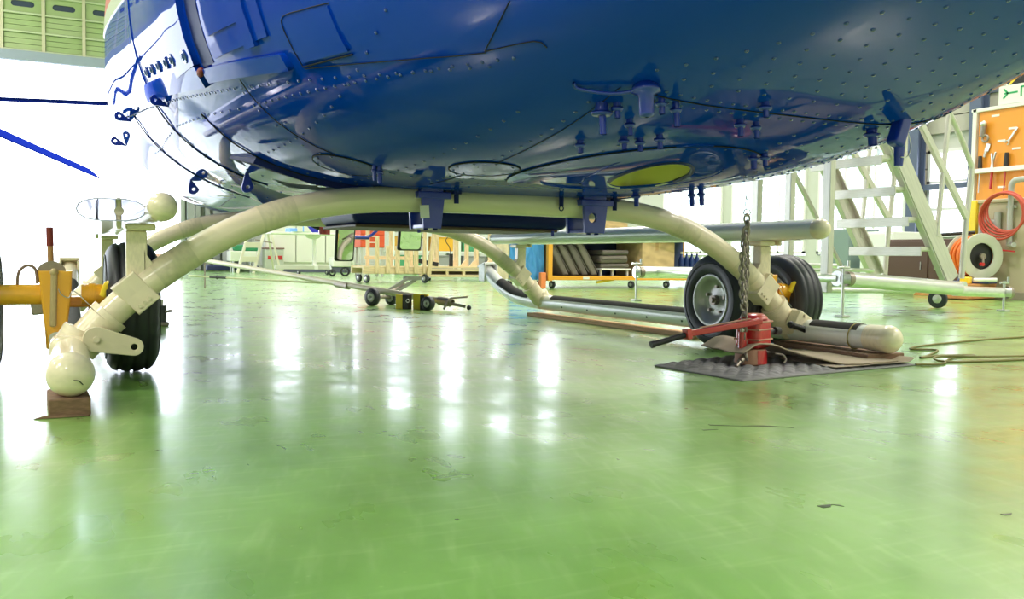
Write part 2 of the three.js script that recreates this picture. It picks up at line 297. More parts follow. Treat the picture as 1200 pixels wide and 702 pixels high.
// a panel lying on the body: grid over (u, v), a little proud, with an edge
function skin(fn, u0, u1, v0, v1, nu, nv, t, warp) {
  const pos = [], uv = [], idx = [], W = nu + 1;
  const at = (i, j, k) => { let u = u0 + (u1 - u0) * i / nu, v = v0 + (v1 - v0) * j / nv; if (warp) [u, v] = warp(u, v, i / nu, j / nv); return lift(fn, u, v, k); };
  for (let j = 0; j <= nv; j++) for (let i = 0; i <= nu; i++) { const p = at(i, j, t); pos.push(p[0], p[1], -p[2]); uv.push(i / nu, j / nv); }
  for (let j = 0; j < nv; j++) for (let i = 0; i < nu; i++) { const a = j * W + i; idx.push(a, a + 1, a + W, a + 1, a + W + 1, a + W); }
  const edge = []; for (let i = 0; i < nu; i++) edge.push([i, 0]); for (let j = 0; j < nv; j++) edge.push([nu, j]); for (let i = nu; i > 0; i--) edge.push([i, nv]); for (let j = nv; j > 0; j--) edge.push([0, j]);
  const b0 = pos.length / 3;
  for (const [i, j] of edge) for (const k of [t, -0.003]) { const p = at(i, j, k); pos.push(p[0], p[1], -p[2]); uv.push(0, 0); }
  for (let e = 0; e < edge.length; e++) { const a = b0 + 2 * e, c = b0 + 2 * ((e + 1) % edge.length); idx.push(a, a + 1, c, c, a + 1, c + 1); }
  const g = new THREE.BufferGeometry();
  g.setAttribute('position', new THREE.Float32BufferAttribute(pos, 3)); g.setAttribute('uv', new THREE.Float32BufferAttribute(uv, 2)); g.setIndex(idx);
  g.computeVertexNormals();
  // make the face look outwards
  const n = normalOf(fn, (u0 + u1) / 2, (v0 + v1) / 2), q = g.attributes.normal, c = Math.floor(nv / 2) * W + Math.floor(nu / 2);
  if (q.getX(c) * n[0] + q.getY(c) * n[1] - q.getZ(c) * n[2] < 0) { g.setIndex(idx.map((_, i) => idx[i - (i % 3) + [0, 2, 1][i % 3]])); g.computeVertexNormals(); }
  return flat(g);
}
// a round plate on the belly
function disc(s0, f0, rs, rf, t, n = 36) {
  return skin((a, r) => belly(s0 + rs * r * Math.cos(a), f0 + rf * r * Math.sin(a)), 0, Math.PI * 2, 0.02, 1, n, 4, t);
}
const onBelly = (pts, k = 0.001) => pts.map(([s, f]) => lift(belly, s, f, k));
const onSide = (pts, k = 0.001, sg = -1) => pts.map(([y, f]) => lift((a, b) => side(a, b, sg), y, f, k));
const seam = (pts, r = 0.002, n) => tube(pts, r, n ?? pts.length * 6, 5);
const lerpPts = (a, b, n) => Array.from({ length: n + 1 }, (_, i) => a.map((q, k) => q + (b[k] - q) * i / n));
const circle = (s0, f0, rs, rf, n = 36, a0 = 0, a1 = Math.PI * 2) => Array.from({ length: n + 1 }, (_, i) => { const a = a0 + (a1 - a0) * i / n; return [s0 + rs * Math.cos(a), f0 + rf * Math.sin(a)]; });

const heli = thing('helicopter', 'glossy deep blue helicopter with cream tubular skid landing gear, seen from below its tail', 'helicopter', [CX, 0.041, 3.5]);
let fuselage;
{
  // body shell with a round well left open in the belly
  const st = []; for (let f = -6; f < 0; f += 0.4) st.push(f); for (let f = 0; f < 7.36; f += 0.045) st.push(f); st.push(7.4);
  const NP = 72, pos = [], uv = [], idx = [];
  const hole = { s: 0.095, f: 1.95, rs: 0.11, rf: 0.25 }, HS = (s, f) => s + 0.32 * (f - hole.f);
  const ang = (j) => { const t = Math.abs(j / NP * 2 - 1); return t; };
  for (const f of st) for (let j = 0; j <= NP; j++) {
    const v = j / NP * 2 - 1, sg = Math.sign(v) || 1, t = Math.abs(v);         // t 0 keel .. 1 top
    let s, y;
    if (t < 0.42) { s = hw(f) * 0.93 * t / 0.42; y = belly(s, f)[1]; }
    else if (t < 0.7) { const a0 = Math.acos(Math.min(1, (1 - 0.93 ** nn(f)) ** 0.5)), q = (t - 0.42) / 0.28, w = a0 + (Math.PI / 2 - a0) * q; s = hw(f) * Math.sin(w) ** (2 / nn(f)); y = zc(f) - (zc(f) - zb(f)) * Math.max(0, Math.cos(w)) ** (2 / nn(f)); }
    else { const w = (t - 0.7) / 0.3 * Math.PI / 2; s = hw(f) * Math.max(0, Math.cos(w)) ** (2 / 2.6); y = zc(f) + (zt(f) - zc(f)) * Math.sin(w) ** (2 / 2.6); }
    pos.push(CX + sg * s, y, -f); uv.push(f, y);
  }
  const inside = (k) => { const x = pos[k * 3] - CX, y = pos[k * 3 + 1], f = -pos[k * 3 + 2]; return y < 0.8 && ((x - HS(hole.s, f)) / (hole.rs + 0.008)) ** 2 + ((f - hole.f) / (hole.rf + 0.008)) ** 2 < 1; };
  for (let i = 0; i < st.length - 1; i++) for (let j = 0; j < NP; j++) {
    const a = i * (NP + 1) + j, b = a + 1, c = a + NP + 1, d = c + 1;
    if ([a, b, c, d].some(inside)) continue;
    idx.push(a, b, c, b, d, c);
  }
  for (const i of [0, st.length - 1]) { const c = pos.length / 3, f = st[i]; pos.push(CX, zc(f), -f); uv.push(f, 0); for (let j = 0; j < NP; j++) { const a = i * (NP + 1) + j; i ? idx.push(c, a, a + 1) : idx.push(c, a + 1, a); } }
  const g = new THREE.BufferGeometry();
  g.setAttribute('position', new THREE.Float32BufferAttribute(pos, 3)); g.setAttribute('uv', new THREE.Float32BufferAttribute(uv, 2)); g.setIndex(idx); g.computeVertexNormals();
  fuselage = part(heli, 'fuselage', flat(g), MT.navy);
  // rim plate round the well (covers the cut edge) and the well itself
  const P = (n, gg, m, l, k) => part(fuselage, n, gg, m, l, k);
  const rim = skin((a, r) => belly(HS(hole.s + hole.rs * r * Math.cos(a), hole.f + hole.rf * r * Math.sin(a)), hole.f + hole.rf * r * Math.sin(a)), 0, Math.PI * 2, 0.93, 1.6, 64, 6, 0.003);
  P('well_rim', rim, MT.navy);
  const wall = []; const N = 64, wg = new THREE.BufferGeometry(), wp = [], wi = [], wu = [];
  for (let i = 0; i <= N; i++) { const a = i / N * Math.PI * 2, q = hole.f + hole.rf * 0.935 * Math.sin(a), b = belly(HS(hole.s + hole.rs * 0.935 * Math.cos(a), q), q); for (const k of [-0.002, 0.14]) { wp.push(b[0], b[1] + k, -b[2]); wu.push(i / N, k); } }
  for (let i = 0; i < N; i++) { const a = 2 * i; wi.push(a, a + 1, a + 2, a + 1, a + 3, a + 2); }
  const top = wp.length / 3; wp.push(CX + hole.s, belly(hole.s, hole.f)[1] + 0.15, -hole.f); wu.push(0, 0); for (let i = 0; i < N; i++) wi.push(top, 2 * i + 3, 2 * i + 1);
  wg.setAttribute('position', new THREE.Float32BufferAttribute(wp, 3)); wg.setAttribute('uv', new THREE.Float32BufferAttribute(wu, 2)); wg.setIndex(wi); wg.computeVertexNormals();
  P('hook_well', flat(wg), MT.primer, 'yellow-green primed well in the belly');
  const arcE = (a0, a1) => onBelly(circle(hole.s, hole.f, hole.rs * 0.93, hole.rf * 0.93, 24, a0, a1).map(([a, b]) => [HS(a, b), b]), 0.002);
  P('well_edge', seam(arcE(0.3, 2.9), 0.0025, 60), MT.white); P('well_lip', seam(arcE(2.7, 6.4), 0.0065, 60), MT.navyDark);
  // cover plates on the belly
  P('access_panel', skin((a, r) => belly(0.03 + 0.3 * r * Math.cos(a), 1.95 + 0.4 * r * Math.sin(a)), 0, Math.PI * 2, 0.72, 1, 64, 3, 0.0045), MT.navy);
  for (const [s, f, a, b] of [[-0.36, 2.02, 0.085, 0.11], [-0.62, 2.35, 0.09, 0.12], [-0.06, 2.85, 0.11, 0.12], [0.3, 2.85, 0.12, 0.13], [-0.45, 2.9, 0.11, 0.12]]) {
    P('access_panel', disc(s, f, a, b, 0.002), MT.navy);
    P('panel_edge', seam(onBelly(circle(s, f, a, b), 0.0015), 0.0022, 60), MT.seam);
  }
  P('panel_edge', seam(onBelly(circle(0.03, 1.95, 0.3, 0.4), 0.002), 0.002, 100), MT.seam);
  // transverse laps and the long lap on the left
  const seams = [];
  const lowerLeft = (f, y1, s1) => [...lerpPts([0.6 + (y1 - 0.6), f], [zb(f) + 0.05, f], 10).map(([y]) => lift(side, y, f, 0.0012))];
  seams.push(seam(lowerLeft(2.25, 0.79), 0.0014, 50), seam(lowerLeft(3.34, 0.9), 0.0028, 50), seam(lowerLeft(4.3, 0.98), 0.0025, 50));
  seams.push(seam(onBelly(lerpPts([-0.35, 2.42], [-0.4, 1.35], 10)), 0.0009), seam(onBelly(lerpPts([-0.38, 1.34], [0.52, 1.34], 14), 0.001), 0.0014));
  seams.push(seam(onBelly(lerpPts([-0.95, 2.72], [0.95, 2.72], 24), 0.002), 0.0025));
  const doorY = (f) => f < 1.5 ? 0.736 : f < 2.5 ? 0.736 + (f - 1.5) * 0.078 : f < 4.7 ? 0.814 + (f - 2.5) * 0.102 : 1.038 + (f - 4.7) * 0.07;
  seams.push(seam(onSide(lerpPts([0, 1.47], [0, 1.95], 8).map(([, f]) => [doorY(f), f]), 0.0012), 0.0013));
  seams.push(seam(onSide([[0.8, 1.36], [0.738, 1.47]]), 0.0013, 8), seam(onSide([[0.738, 1.47], [0.741, 1.37], [0.73, 1.36]]), 0.0013, 10));
  P('skin_lap', seams, MT.seam);
  // left side: door, pillar, sill rail, hatch
  P('sliding_door', skin(side, doorY(2.66) + 0.02, 1.95, 2.66, 5.1, 14, 24, 0.005, (u, v, i, j) => [doorY(v) + 0.03 + (1.95 - doorY(v)) * i, v]), MT.navy);
  P('door_pillar', skin(side, 0.86, 1.95, 2.45, 2.66, 16, 4, 0.018), MT.navy);
  P('door_pillar', skin(side, 0.9, 1.95, 3.28, 3.36, 16, 2, 0.008), MT.navy);
  P('door_seal', skin(side, 0.845, 1.9, 2.345, 2.43, 16, 2, 0.002), MT.navyDark);
  P('side_panel', skin(side, 0.85, 1.9, 2.02, 2.32, 14, 6, 0.006), MT.navy);
  P('side_panel', skin(side, 0.9, 1.3, 2.08, 2.3, 8, 4, 0.009), MT.navy);
  P('vertical_strap', skin(side, 0.84, 1.9, 2.075, 2.125, 14, 2, 0.013), MT.navy);
  P('sill_rail', skin(side, 0, 1, 1.99, 2.42, 2, 16, 0.014, (u, v, i) => [doorY(v) + 0.003 + 0.033 * i, v]), MT.navy);
  P('sill_rail', skin(side, 0, 1, 2.46, 5.2, 2, 30, 0.016, (u, v, i) => [doorY(v) - 0.004 + 0.05 * i, v]), MT.navy);
  P('door_latch', [ball(0.02, lift(side, 0.84, 2.44, 0.012), 0.5, 0.6, 1.4)], MT.rodRust);
  P('hatch', skin(side, 0.782, 0.868, 1.78, 1.94, 6, 6, 0.0045), MT.navy);
  P('hatch_edge', [seam(onSide([[0.775, 1.775], [0.775, 1.86], [0.775, 1.95]], 0.002), 0.0022), seam(onSide([[0.775, 1.95], [0.82, 1.95], [0.872, 1.945], [0.875, 1.86], [0.872, 1.775]], 0.002), 0.0013, 40)], MT.seam);
  // painted bands sweeping up the nose side
  const band = (o0, o1, m) => P('painted_band', skin(side, 0, 1, 2.7, 6.2, 3, 44, 0.009, (u, v, i) => [1.25 + 0.15 * (v - 3.4) + o0 + (o1 - o0) * i, v]), m);
  band(0.0, 0.07, MT.white); band(0.07, 0.17, MT.rust); band(0.17, 0.23, MT.white); band(0.23, 0.28, MT.grey); band(0.28, 0.6, MT.white);
  // rivets: tiny domes along the laps
  const spots = [];
  const put = (fn, pts, gap) => { // pts in (u, v); spaced by distance
    let prev = null, acc = 0;
    for (let i = 0; i < pts.length - 1; i++) for (let k = 0; k < 40; k++) {
      const u = pts[i][0] + (pts[i + 1][0] - pts[i][0]) * k / 40, v = pts[i][1] + (pts[i + 1][1] - pts[i][1]) * k / 40, p = fn(u, v);
      if (prev) acc += len(p, prev); prev = p;
      if (acc >= gap) { acc = 0; spots.push([p, normalOf(fn, u, v), 0]); }
    }
  };
  const L = (y0, f0, y1, f1, gap) => put(side, lerpPts([y0, f0], [y1, f1], 8), gap), B = (s0, f0, s1, f1, gap) => put(belly, lerpPts([s0, f0], [s1, f1], 10), gap);
  const along0 = (dy, f0, f1, gap) => put(side, lerpPts([0, f0], [0, f1], 24).map(([, f]) => [doorY(f) + dy, f]), gap);
  along0(-0.022, 1.45, 4.9, 0.045); along0(0.045, 2.7, 4.9, 0.06); put(side, lerpPts([0.722, 1.4], [0.735, 2.3], 10), 0.035);
  put(side, lerpPts([0.735, 2.32], [0.8, 3.3], 10), 0.07); put(side, lerpPts([0.8, 3.4], [0.84, 4.6], 10), 0.09);
  for (const f of [2.47, 2.53, 2.64, 2.69]) L(0.87, f, 1.5, f, 0.045); for (const f of [2.09, 2.11, 2.17, 2.3]) L(0.85, f, 1.2, f, 0.035);
  for (const f of [3.0, 3.26, 3.38, 4.0, 4.06, 4.6]) L(0.95, f, 1.6, f, 0.055);
  L(1.06, 2.7, 1.08, 4.6, 0.08); L(0.9, 2.09, 0.9, 2.31, 0.03);
  for (const f of [2.22, 2.28, 3.3, 3.38, 4.27, 4.33]) L(0.66, f, 0.82, f, 0.055);
  for (const f of [2.66, 2.78, 2.3, 3.1, 3.5, 4.0]) B(-0.8, f, 0.9, f, 0.05);
  for (const s of [-0.75, -0.5, -0.22, 0.45, 0.7]) B(s, 1.5, s * 1.05, 2.6, 0.06);
  B(-0.35, 1.32, 0.55, 1.32, 0.03); B(-0.35, 1.36, 0.55, 1.36, 0.03); B(-0.37, 2.4, -0.42, 1.38, 0.05);
  for (let k = 0; k < 14; k++) { const f = 0.72 + k * 0.042; B(-0.05 - 0.03 * k, f, 0.5 + 0.07 * k * 0.5, f, 0.06); }
  for (let k = 0; k < 7; k++) { const s = 0.1 + k * 0.065; B(s, 1.38, s + 0.14, 1.95, 0.06); }
  B(0.5, 1.4, 0.72, 2.1, 0.05); B(0.56, 1.3, 0.82, 2.2, 0.05);
  for (const [s, f, a, b] of [[-0.36, 2.02, 0.075, 0.1], [-0.62, 2.35, 0.08, 0.11], [-0.06, 2.85, 0.1, 0.11], [0.3, 2.85, 0.11, 0.12], [0.03, 1.95, 0.285, 0.385]]) { const n = a > 0.2 ? 26 : 9; for (let i = 0; i < n; i++) { const t = (i + 0.5) / n * Math.PI * 2, p = [s + a * Math.cos(t), f + b * Math.sin(t)]; spots.push([belly(...p), normalOf(belly, ...p), 0.003]); } }
  const dome = new THREE.SphereGeometry(0.0042, 8, 3, 0, Math.PI * 2, 0, Math.PI / 2); dome.scale(1, 0.6, 1);
  const rg = spots.map(([p, n, k]) => { const gq = dome.clone(); M.compose(V(addS(p, n, k)), Q4.setFromUnitVectors(UP, V(n)), new THREE.Vector3(1, 1, 1)); gq.applyMatrix4(M); return flat(gq); });
  part(heli, 'rivets', rg, MT.rivet, null, 'stuff');
  // big screw heads along the lower edge of the door pillar
  for (let i = 0; i < 6; i++) { const f = 2.5 + i * 0.13, n = normalOf(side, doorY(f) + 0.075, f), p = lift(side, doorY(f) + 0.075, f, i < 2 ? 0.019 : 0.008); part(fuselage, 'screw_head', [lathe([[0, 0.006], [0.008, 0.005], [0.012, 0]], p, n, 16), lathe([[0, 0.0], [0.018, 0.001], [0.018, -0.004]], p, n, 16)], MT.rivet); }
}
{ // fittings under the belly
  const spoutAt = (s, f, r, l, fl, tilt = 0.12) => {
    const p = belly(s, f), z = p[1];
    const b = [p[0], z - l, f - l * tilt];
    const d = part(heli, 'drain_pipe', [rod([p[0], z + 0.01, f], b, r, r * 0.95, 14, true), rod([p[0], z + 0.01, f], b, r * 0.75, r * 0.7, 14, true)], MT.navyFit);
    part(d, 'flange', [lathe([[0, 0], [fl, 0], [fl, -0.004], [fl * 0.8, -0.008], [r, -0.008]], [p[0], z - l * 0.25, f], [0, 1, 0], 20), rod([p[0], z + 0.01, f], [p[0], z - l * 0.28, f], fl * 0.55, fl * 0.7, 14)], MT.navyFit);
  };
  for (const [s, f, r, l, fl] of [[-0.392, 1.424, 0.007, 0.058, 0.021], [-0.37, 1.405, 0.006, 0.028, 0.012], [-0.31, 1.347, 0.006, 0.03, 0.011], [-0.273, 1.351, 0.006, 0.046, 0.011], [-0.304, 1.458, 0.005, 0.032, 0.011],
    [-0.317, 1.625, 0.006, 0.026, 0.012], [-0.252, 1.555, 0.006, 0.028, 0.012], [-0.212, 1.553, 0.006, 0.028, 0.012], [-0.187, 1.518, 0.006, 0.03, 0.012],
    [-0.085, 1.386, 0.006, 0.034, 0.012], [-0.039, 1.39, 0.006, 0.034, 0.011], [-0.101, 1.297, 0.006, 0.028, 0.013], [0.138, 1.591, 0.008, 0.036, 0.013], [0.165, 1.583, 0.006, 0.03, 0.012],
    [0.282, 1.376, 0.011, 0.034, 0.018], [-0.567, 2.23, 0.006, 0.045, 0.01], [-0.58, 2.235, 0.005, 0.04, 0.008], [-0.053, 2.78, 0.006, 0.06, 0.016], [-0.021, 2.76, 0.006, 0.06, 0.016], [0.3, 2.3, 0.008, 0.045, 0.015], [0.48, 2.25, 0.008, 0.05, 0.013], [0.51, 2.24, 0.008, 0.05, 0.013]]) spoutAt(s, f, r, l, fl);
  { // large drain with a wide cup
    const p = belly(-0.365, 1.32), d = part(heli, 'drain_cup', lathe([[0.012, 0.01], [0.026, -0.004], [0.027, -0.012], [0.014, -0.018], [0.014, -0.05], [0.012, -0.056], [0.003, -0.058]], p, [0, 1, 0.1], 24), MT.navyFit);
    part(d, 'feed_tube', tube([addS(p, [0, -0.006, 0], 1), lift(belly, -0.41, 1.36, 0.012), lift(belly, -0.46, 1.395, 0.006), lift(belly, -0.475, 1.39, 0.004)], 0.0035, 24, 8), MT.navyFit);
    part(d, 'set_screw', ball(0.004, [p[0] + 0.009, p[1] - 0.03, 1.309]), MT.black);
  }
  { // rear bracket with a hanging bolt, dark blue
    const p = belly(0.3, 1.325);
    const d = part(heli, 'tie_down_fitting', [box(0.034, 0.07, 0.03, [p[0] + 0.006, p[1] - 0.02, p[2]], [0, 0, -0.35], 0.008), rod([p[0] + 0.01, p[1] - 0.03, p[2]], [p[0] + 0.008, p[1] - 0.095, p[2]], 0.013, 0.009)], MT.navyFit);
    part(d, 'shackle_wire', tube([[p[0] + 0.02, p[1] - 0.02, p[2] - 0.01], [p[0] + 0.03, p[1] - 0.05, p[2] - 0.012], [p[0] + 0.02, p[1] - 0.075, p[2] - 0.012], [p[0], p[1] - 0.077, p[2] - 0.012]], 0.0014, 20, 6), MT.steel);
  }
  // lugs with a hole, on the left flank and below
  const lug = (o, ux, uy, w, l, t) => part(heli, 'tie_down_lug', plate([[-w, l * -0.4], ...arcPts(0, l, w, 0, Math.PI, 10), [-w, l * -0.4]].slice(0, -1).concat([[-w, -l * 0.4], [w, -l * 0.4]]), o, ux, uy, t, [[0, l, w * 0.42]], 0.002), MT.navyFit);
  lug(lift(side, 0.86, 3.12, 0.0), [0, 1, 0], [-1, 0, -0.25], 0.015, 0.03, 0.008);
  lug(lift(side, 1.0, 4.55, 0.0), [0, 1, 0], [-1, 0, -0.1], 0.02, 0.038, 0.01);
  lug(lift(side, 0.98, 5.4, 0.0), [0, 1, 0], [-1, 0, 0], 0.022, 0.04, 0.01);
  lug(lift(belly, -0.723, 3.2, 0.0), [1, 0, 0], [-0.25, -1, 0], 0.019, 0.045, 0.01);
  lug(lift(belly, -0.74, 4.6, 0.0), [1, 0, 0], [-0.2, -1, 0], 0.024, 0.035, 0.012);
  // dark strake on the left underside
  const st = [[-0.827, 2.99], [-0.79, 2.74], [-0.62, 2.72], [-0.45, 2.7], [-0.4, 2.78], [-0.6, 3.15]].map(([s, f]) => [s, f]);
  const g = []; const stake = (t) => st.map(([s, f], i) => lift(belly, s, f, t * (i % 5 === 0 ? 0.3 : 1)));
  const a = stake(0.022), b = stake(-0.01); { const pos = [], tri = (p, q, r) => { for (const w of [p, q, r]) pos.push(w[0], w[1], -w[2]); };
    for (let i = 1; i < 5; i++) { tri(a[0], a[i], a[i + 1]); tri(a[0], a[i + 1], a[i]); } for (let i = 0; i < 6; i++) { const j = (i + 1) % 6; tri(a[i], b[i], a[j]); tri(a[j], b[i], b[j]); }
    const q = new THREE.BufferGeometry(); q.setAttribute('position', new THREE.Float32BufferAttribute(pos, 3)); q.setAttribute('uv', new THREE.Float32BufferAttribute(new Float32Array(pos.length / 3 * 2), 2)); q.computeVertexNormals(); g.push(q); }
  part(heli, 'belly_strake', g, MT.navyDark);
  // shallow pod across the belly ahead of the rear tube
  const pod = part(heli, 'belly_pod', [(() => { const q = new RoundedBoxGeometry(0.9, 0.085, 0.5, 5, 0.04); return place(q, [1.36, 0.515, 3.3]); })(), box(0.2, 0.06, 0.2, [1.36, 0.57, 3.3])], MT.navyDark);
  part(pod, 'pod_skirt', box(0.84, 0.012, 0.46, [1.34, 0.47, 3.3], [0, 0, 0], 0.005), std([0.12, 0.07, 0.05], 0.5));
  for (const x of [1.16, 1.73]) part(pod, 'pod_pin', rod([x, 0.47, 3.06], [x, 0.448, 3.06], 0.006), MT.navyFit);
  // mirrors, lamp and their arms under the nose
  const mirror = (x, y, w, h, f) => {
    const m = part(heli, 'mirror', box(w, h, 0.04, [x, y, f], [0.2, 0, 0], 0.02), MT.black);
    part(m, 'mirror_glass', (() => { const s = new THREE.Shape(), r = 0.03, a = w / 2 - 0.016, b = h / 2 - 0.016; s.moveTo(-a + r, -b); s.lineTo(a - r, -b); s.quadraticCurveTo(a, -b, a, -b + r); s.lineTo(a, b - r); s.quadraticCurveTo(a, b, a - r, b); s.lineTo(-a + r, b); s.quadraticCurveTo(-a, b, -a, b - r); s.lineTo(-a, -b + r); s.quadraticCurveTo(-a, -b, -a + r, -b); const q = new THREE.ExtrudeGeometry(s, { depth: 0.003, bevelEnabled: false }); q.rotateX(0.0); return place(q, [x, y - 0.2 * 0.0205, f - 0.0201], [0.2, 0, 0]); })(), MT.glassGreen);
  };
  mirror(1.895, 0.455, 0.155, 0.29, 6.6); mirror(2.39, 0.53, 0.2, 0.26, 6.5);
  const arm = part(heli, 'mirror_arm', [tube([[1.95, 0.62, 6.65], [2.05, 0.64, 6.66], [2.25, 0.64, 6.66], [2.4, 0.64, 6.6]], 0.013, 24), tube([[2.05, 0.5, 6.64], [2.12, 0.52, 6.64], [2.2, 0.6, 6.64], [2.22, 0.66, 6.6]], 0.012, 24), rod([1.895, 0.6, 6.63], [1.95, 0.62, 6.65], 0.012), rod([1.98, 0.5, 6.63], [2.1, 0.5, 6.64], 0.016), rod([2.39, 0.64, 6.56], [2.39, 0.72, 6.4], 0.014), rod([1.95, 0.62, 6.65], [1.9, 0.72, 6.5], 0.014)], MT.navyFit);
  part(arm, 'arm_clamp', box(0.05, 0.05, 0.05, [2.2, 0.64, 6.66], [0, 0, 0.3], 0.01), MT.white);
  part(heli, 'red_beacon', [rod([1.735, 0.515, 6.6], [1.735, 0.625, 6.6], 0.043, 0.046, 20), rod([1.735, 0.625, 6.6], [1.735, 0.72, 6.4], 0.02)], MT.red, 'red lamp under the nose');
  part(heli, 'hose', tube([[1.6, 0.66, 6.5], [1.62, 0.6, 6.6], [1.68, 0.565, 6.6], [1.735, 0.56, 6.6]], 0.014, 20), MT.black);
}
{ // landing gear: two crosstubes, two skids, boarding steps on posts
  const half = [[0.0, 0.075], [0.04, 0.125], [0.1, 0.19], [0.17, 0.257], [0.27, 0.333], [0.38, 0.402], [0.5, 0.46], [0.63, 0.502], [0.8, 0.531], [1.02, 0.541], [1.3, 0.543]];
  const full = [...half, ...half.slice(0, -1).reverse().map(([x, y]) => [2.6 - x, y])];
  for (const [f, dy] of [[2.63, 0], [4.7, 0.01]]) {
    const pts = full.map(([x, y]) => [x, y + (x > 0.3 && x < 2.3 ? dy : 0), f]), c = curve(pts, false, 0.5);
    const ct = part(heli, 'crosstube', flat(new THREE.TubeGeometry(c, 140, 0.0405, 24)), MT.cream, 'curved cream crosstube');
    const N = 200, at = (x) => { let b = 0, e = 9; for (let i = 0; i <= N; i++) { const p = c.getPoint(i / N), q = Math.abs(p.x - x); if (q < e) { e = q; b = i / N; } } const p = c.getPoint(b), t = c.getTangent(b); return { p: [p.x, p.y, -p.z], t: [t.x, t.y, -t.z] }; };
    for (const sg of [-1, 1]) {
      const X = (x) => sg < 0 ? x : 2.6 - x;
      const sleeve = (x0, x1, r) => { const q0 = at(X(x0)).p, q1 = at(X(x1)).p; return rod(q0, q1, r, r, 24); };
      part(ct, 'sleeve', [sleeve(0.02, 0.085, 0.049), sleeve(0.085, 0.1, 0.053)], MT.cream);
      // wear sleeves further up the tube
      const u0 = at(X(0.29)), u1 = at(X(0.36)); part(ct, 'sleeve', flat(new THREE.TubeGeometry(curve([at(X(0.22)).p, at(X(0.26)).p, at(X(0.31)).p], false), 12, 0.0415, 24)), MT.creamDark);
      part(ct, 'sleeve', flat(new THREE.TubeGeometry(curve([at(X(0.5)).p, at(X(0.55)).p, at(X(0.6)).p], false), 12, 0.0415, 24)), MT.creamDark);
      // wedge clamp under the step post
      const k = at(X(0.165)), d = nrm(k.t), up = nrm([-d[1] * 1, d[0], 0]);
      const upn = up[1] < 0 ? up.map((q) => -q) : up;
      const cl = part(ct, 'clamp_block', [plate([[-0.03, -0.047], [0.036, -0.047], [0.03, 0.045], [-0.036, 0.045]], k.p, d, upn, 0.084, [], 0.004)], MT.cream);
      for (let i = 0; i < 3; i++) part(cl, 'bolt_head', rod(addS(addS(addS(k.p, d, -0.016 + i * 0.016), upn, -0.034), [0, 0, -1], 0.043), addS(addS(addS(k.p, d, -0.016 + i * 0.016), upn, -0.034), [0, 0, -1], 0.048), 0.005, 0.005, 8), MT.creamDark);
      const px = X(0.165), py = k.p[1] + 0.02;
      const in_ = sg < 0 ? 1 : -1;
      const post = part(heli, 'step_post', [box(0.054, 0.42 - py, 0.045, [px, (0.42 + py) / 2, f], [0, 0, 0], 0.005), plate([[0.02 * in_, 0], [0.075 * in_, -0.0], [0.02 * in_, 0.085]].sort((a, b) => 0), [px, py + 0.008, f], [1, 0, 0], [0, 1, 0], 0.045)], MT.cream, 'cream upright carrying the boarding step');
      part(post, 'step_cradle', [box(0.078, 0.02, 0.09, [px + 0.01 * in_, 0.43, f], [0, 0, 0], 0.008), box(0.014, 0.085, 0.07, [px - 0.045 * in_, 0.465, f - 0.02], [0, 0, 0], 0.006), rod([px - 0.045 * in_, 0.47, f - 0.06], [px - 0.045 * in_, 0.47, f - 0.02], 0.012)], MT.cream);
    }
  }
  // clamps that hold the rear and front tube to the belly
  for (const f of [2.63, 4.7]) for (const [x, w] of [[1.02, 0.075], [1.62, 0.095]]) {
    if (f > 4) { part(heli, 'tube_clamp', box(w, 0.05, 0.12, [x, 0.58, f], [0, 0, 0], 0.006), MT.navyFit); continue; }
    const cl = part(heli, 'tube_clamp', [box(w, 0.055, 0.12, [x, 0.575, f], [0, 0, 0], 0.006), box(w + 0.035, 0.022, 0.14, [x + 0.005, 0.553, f], [0, 0, 0], 0.004), plate([[-w / 2, 0], [w / 2, 0], [w / 2 - 0.012, -0.105], [-w / 2 + 0.008, -0.105]], [x, 0.556, f - 0.058], [1, 0, 0], [0, 1, 0], 0.014, w > 0.08 ? [[-0.012, -0.055, 0.017]] : [], 0.002), plate([[-w / 2, 0], [w / 2, 0], [w / 2 - 0.012, -0.105], [-w / 2 + 0.008, -0.105]], [x, 0.556, f + 0.058], [1, 0, 0], [0, 1, 0], 0.014, [], 0.002), box(w - 0.02, 0.014, 0.125, [x, 0.456, f], [0, 0, 0], 0.003)], MT.navyFit);
    for (const dx of [-0.02, 0.012]) part(cl, 'bolt_head', rod([x + dx, 0.452, f - 0.05], [x + dx, 0.443, f - 0.05], 0.008, 0.008, 6), MT.navyDark);
    if (x < 1.1) part(cl, 'label_plate', box(0.03, 0.04, 0.002, [x - 0.03, 0.5, f - 0.067], [0, 0, 0.08]), MT.white);
    else part(cl, 'tie_ring', [ring(0.008, 0.002, [x - 0.13, 0.53, f - 0.052], [0, 0, 1]), rod([x - 0.13, 0.575, f - 0.052], [x - 0.13, 0.538, f - 0.052], 0.008)], MT.navyDark);
    part(cl, 'clamp_bolt', [rod([x + 0.08, 0.595, f - 0.06], [x + 0.08, 0.53, f - 0.06], 0.008), rod([x + 0.08, 0.57, f - 0.06], [x + 0.08, 0.56, f - 0.06], 0.016)], MT.navyDark);
  }
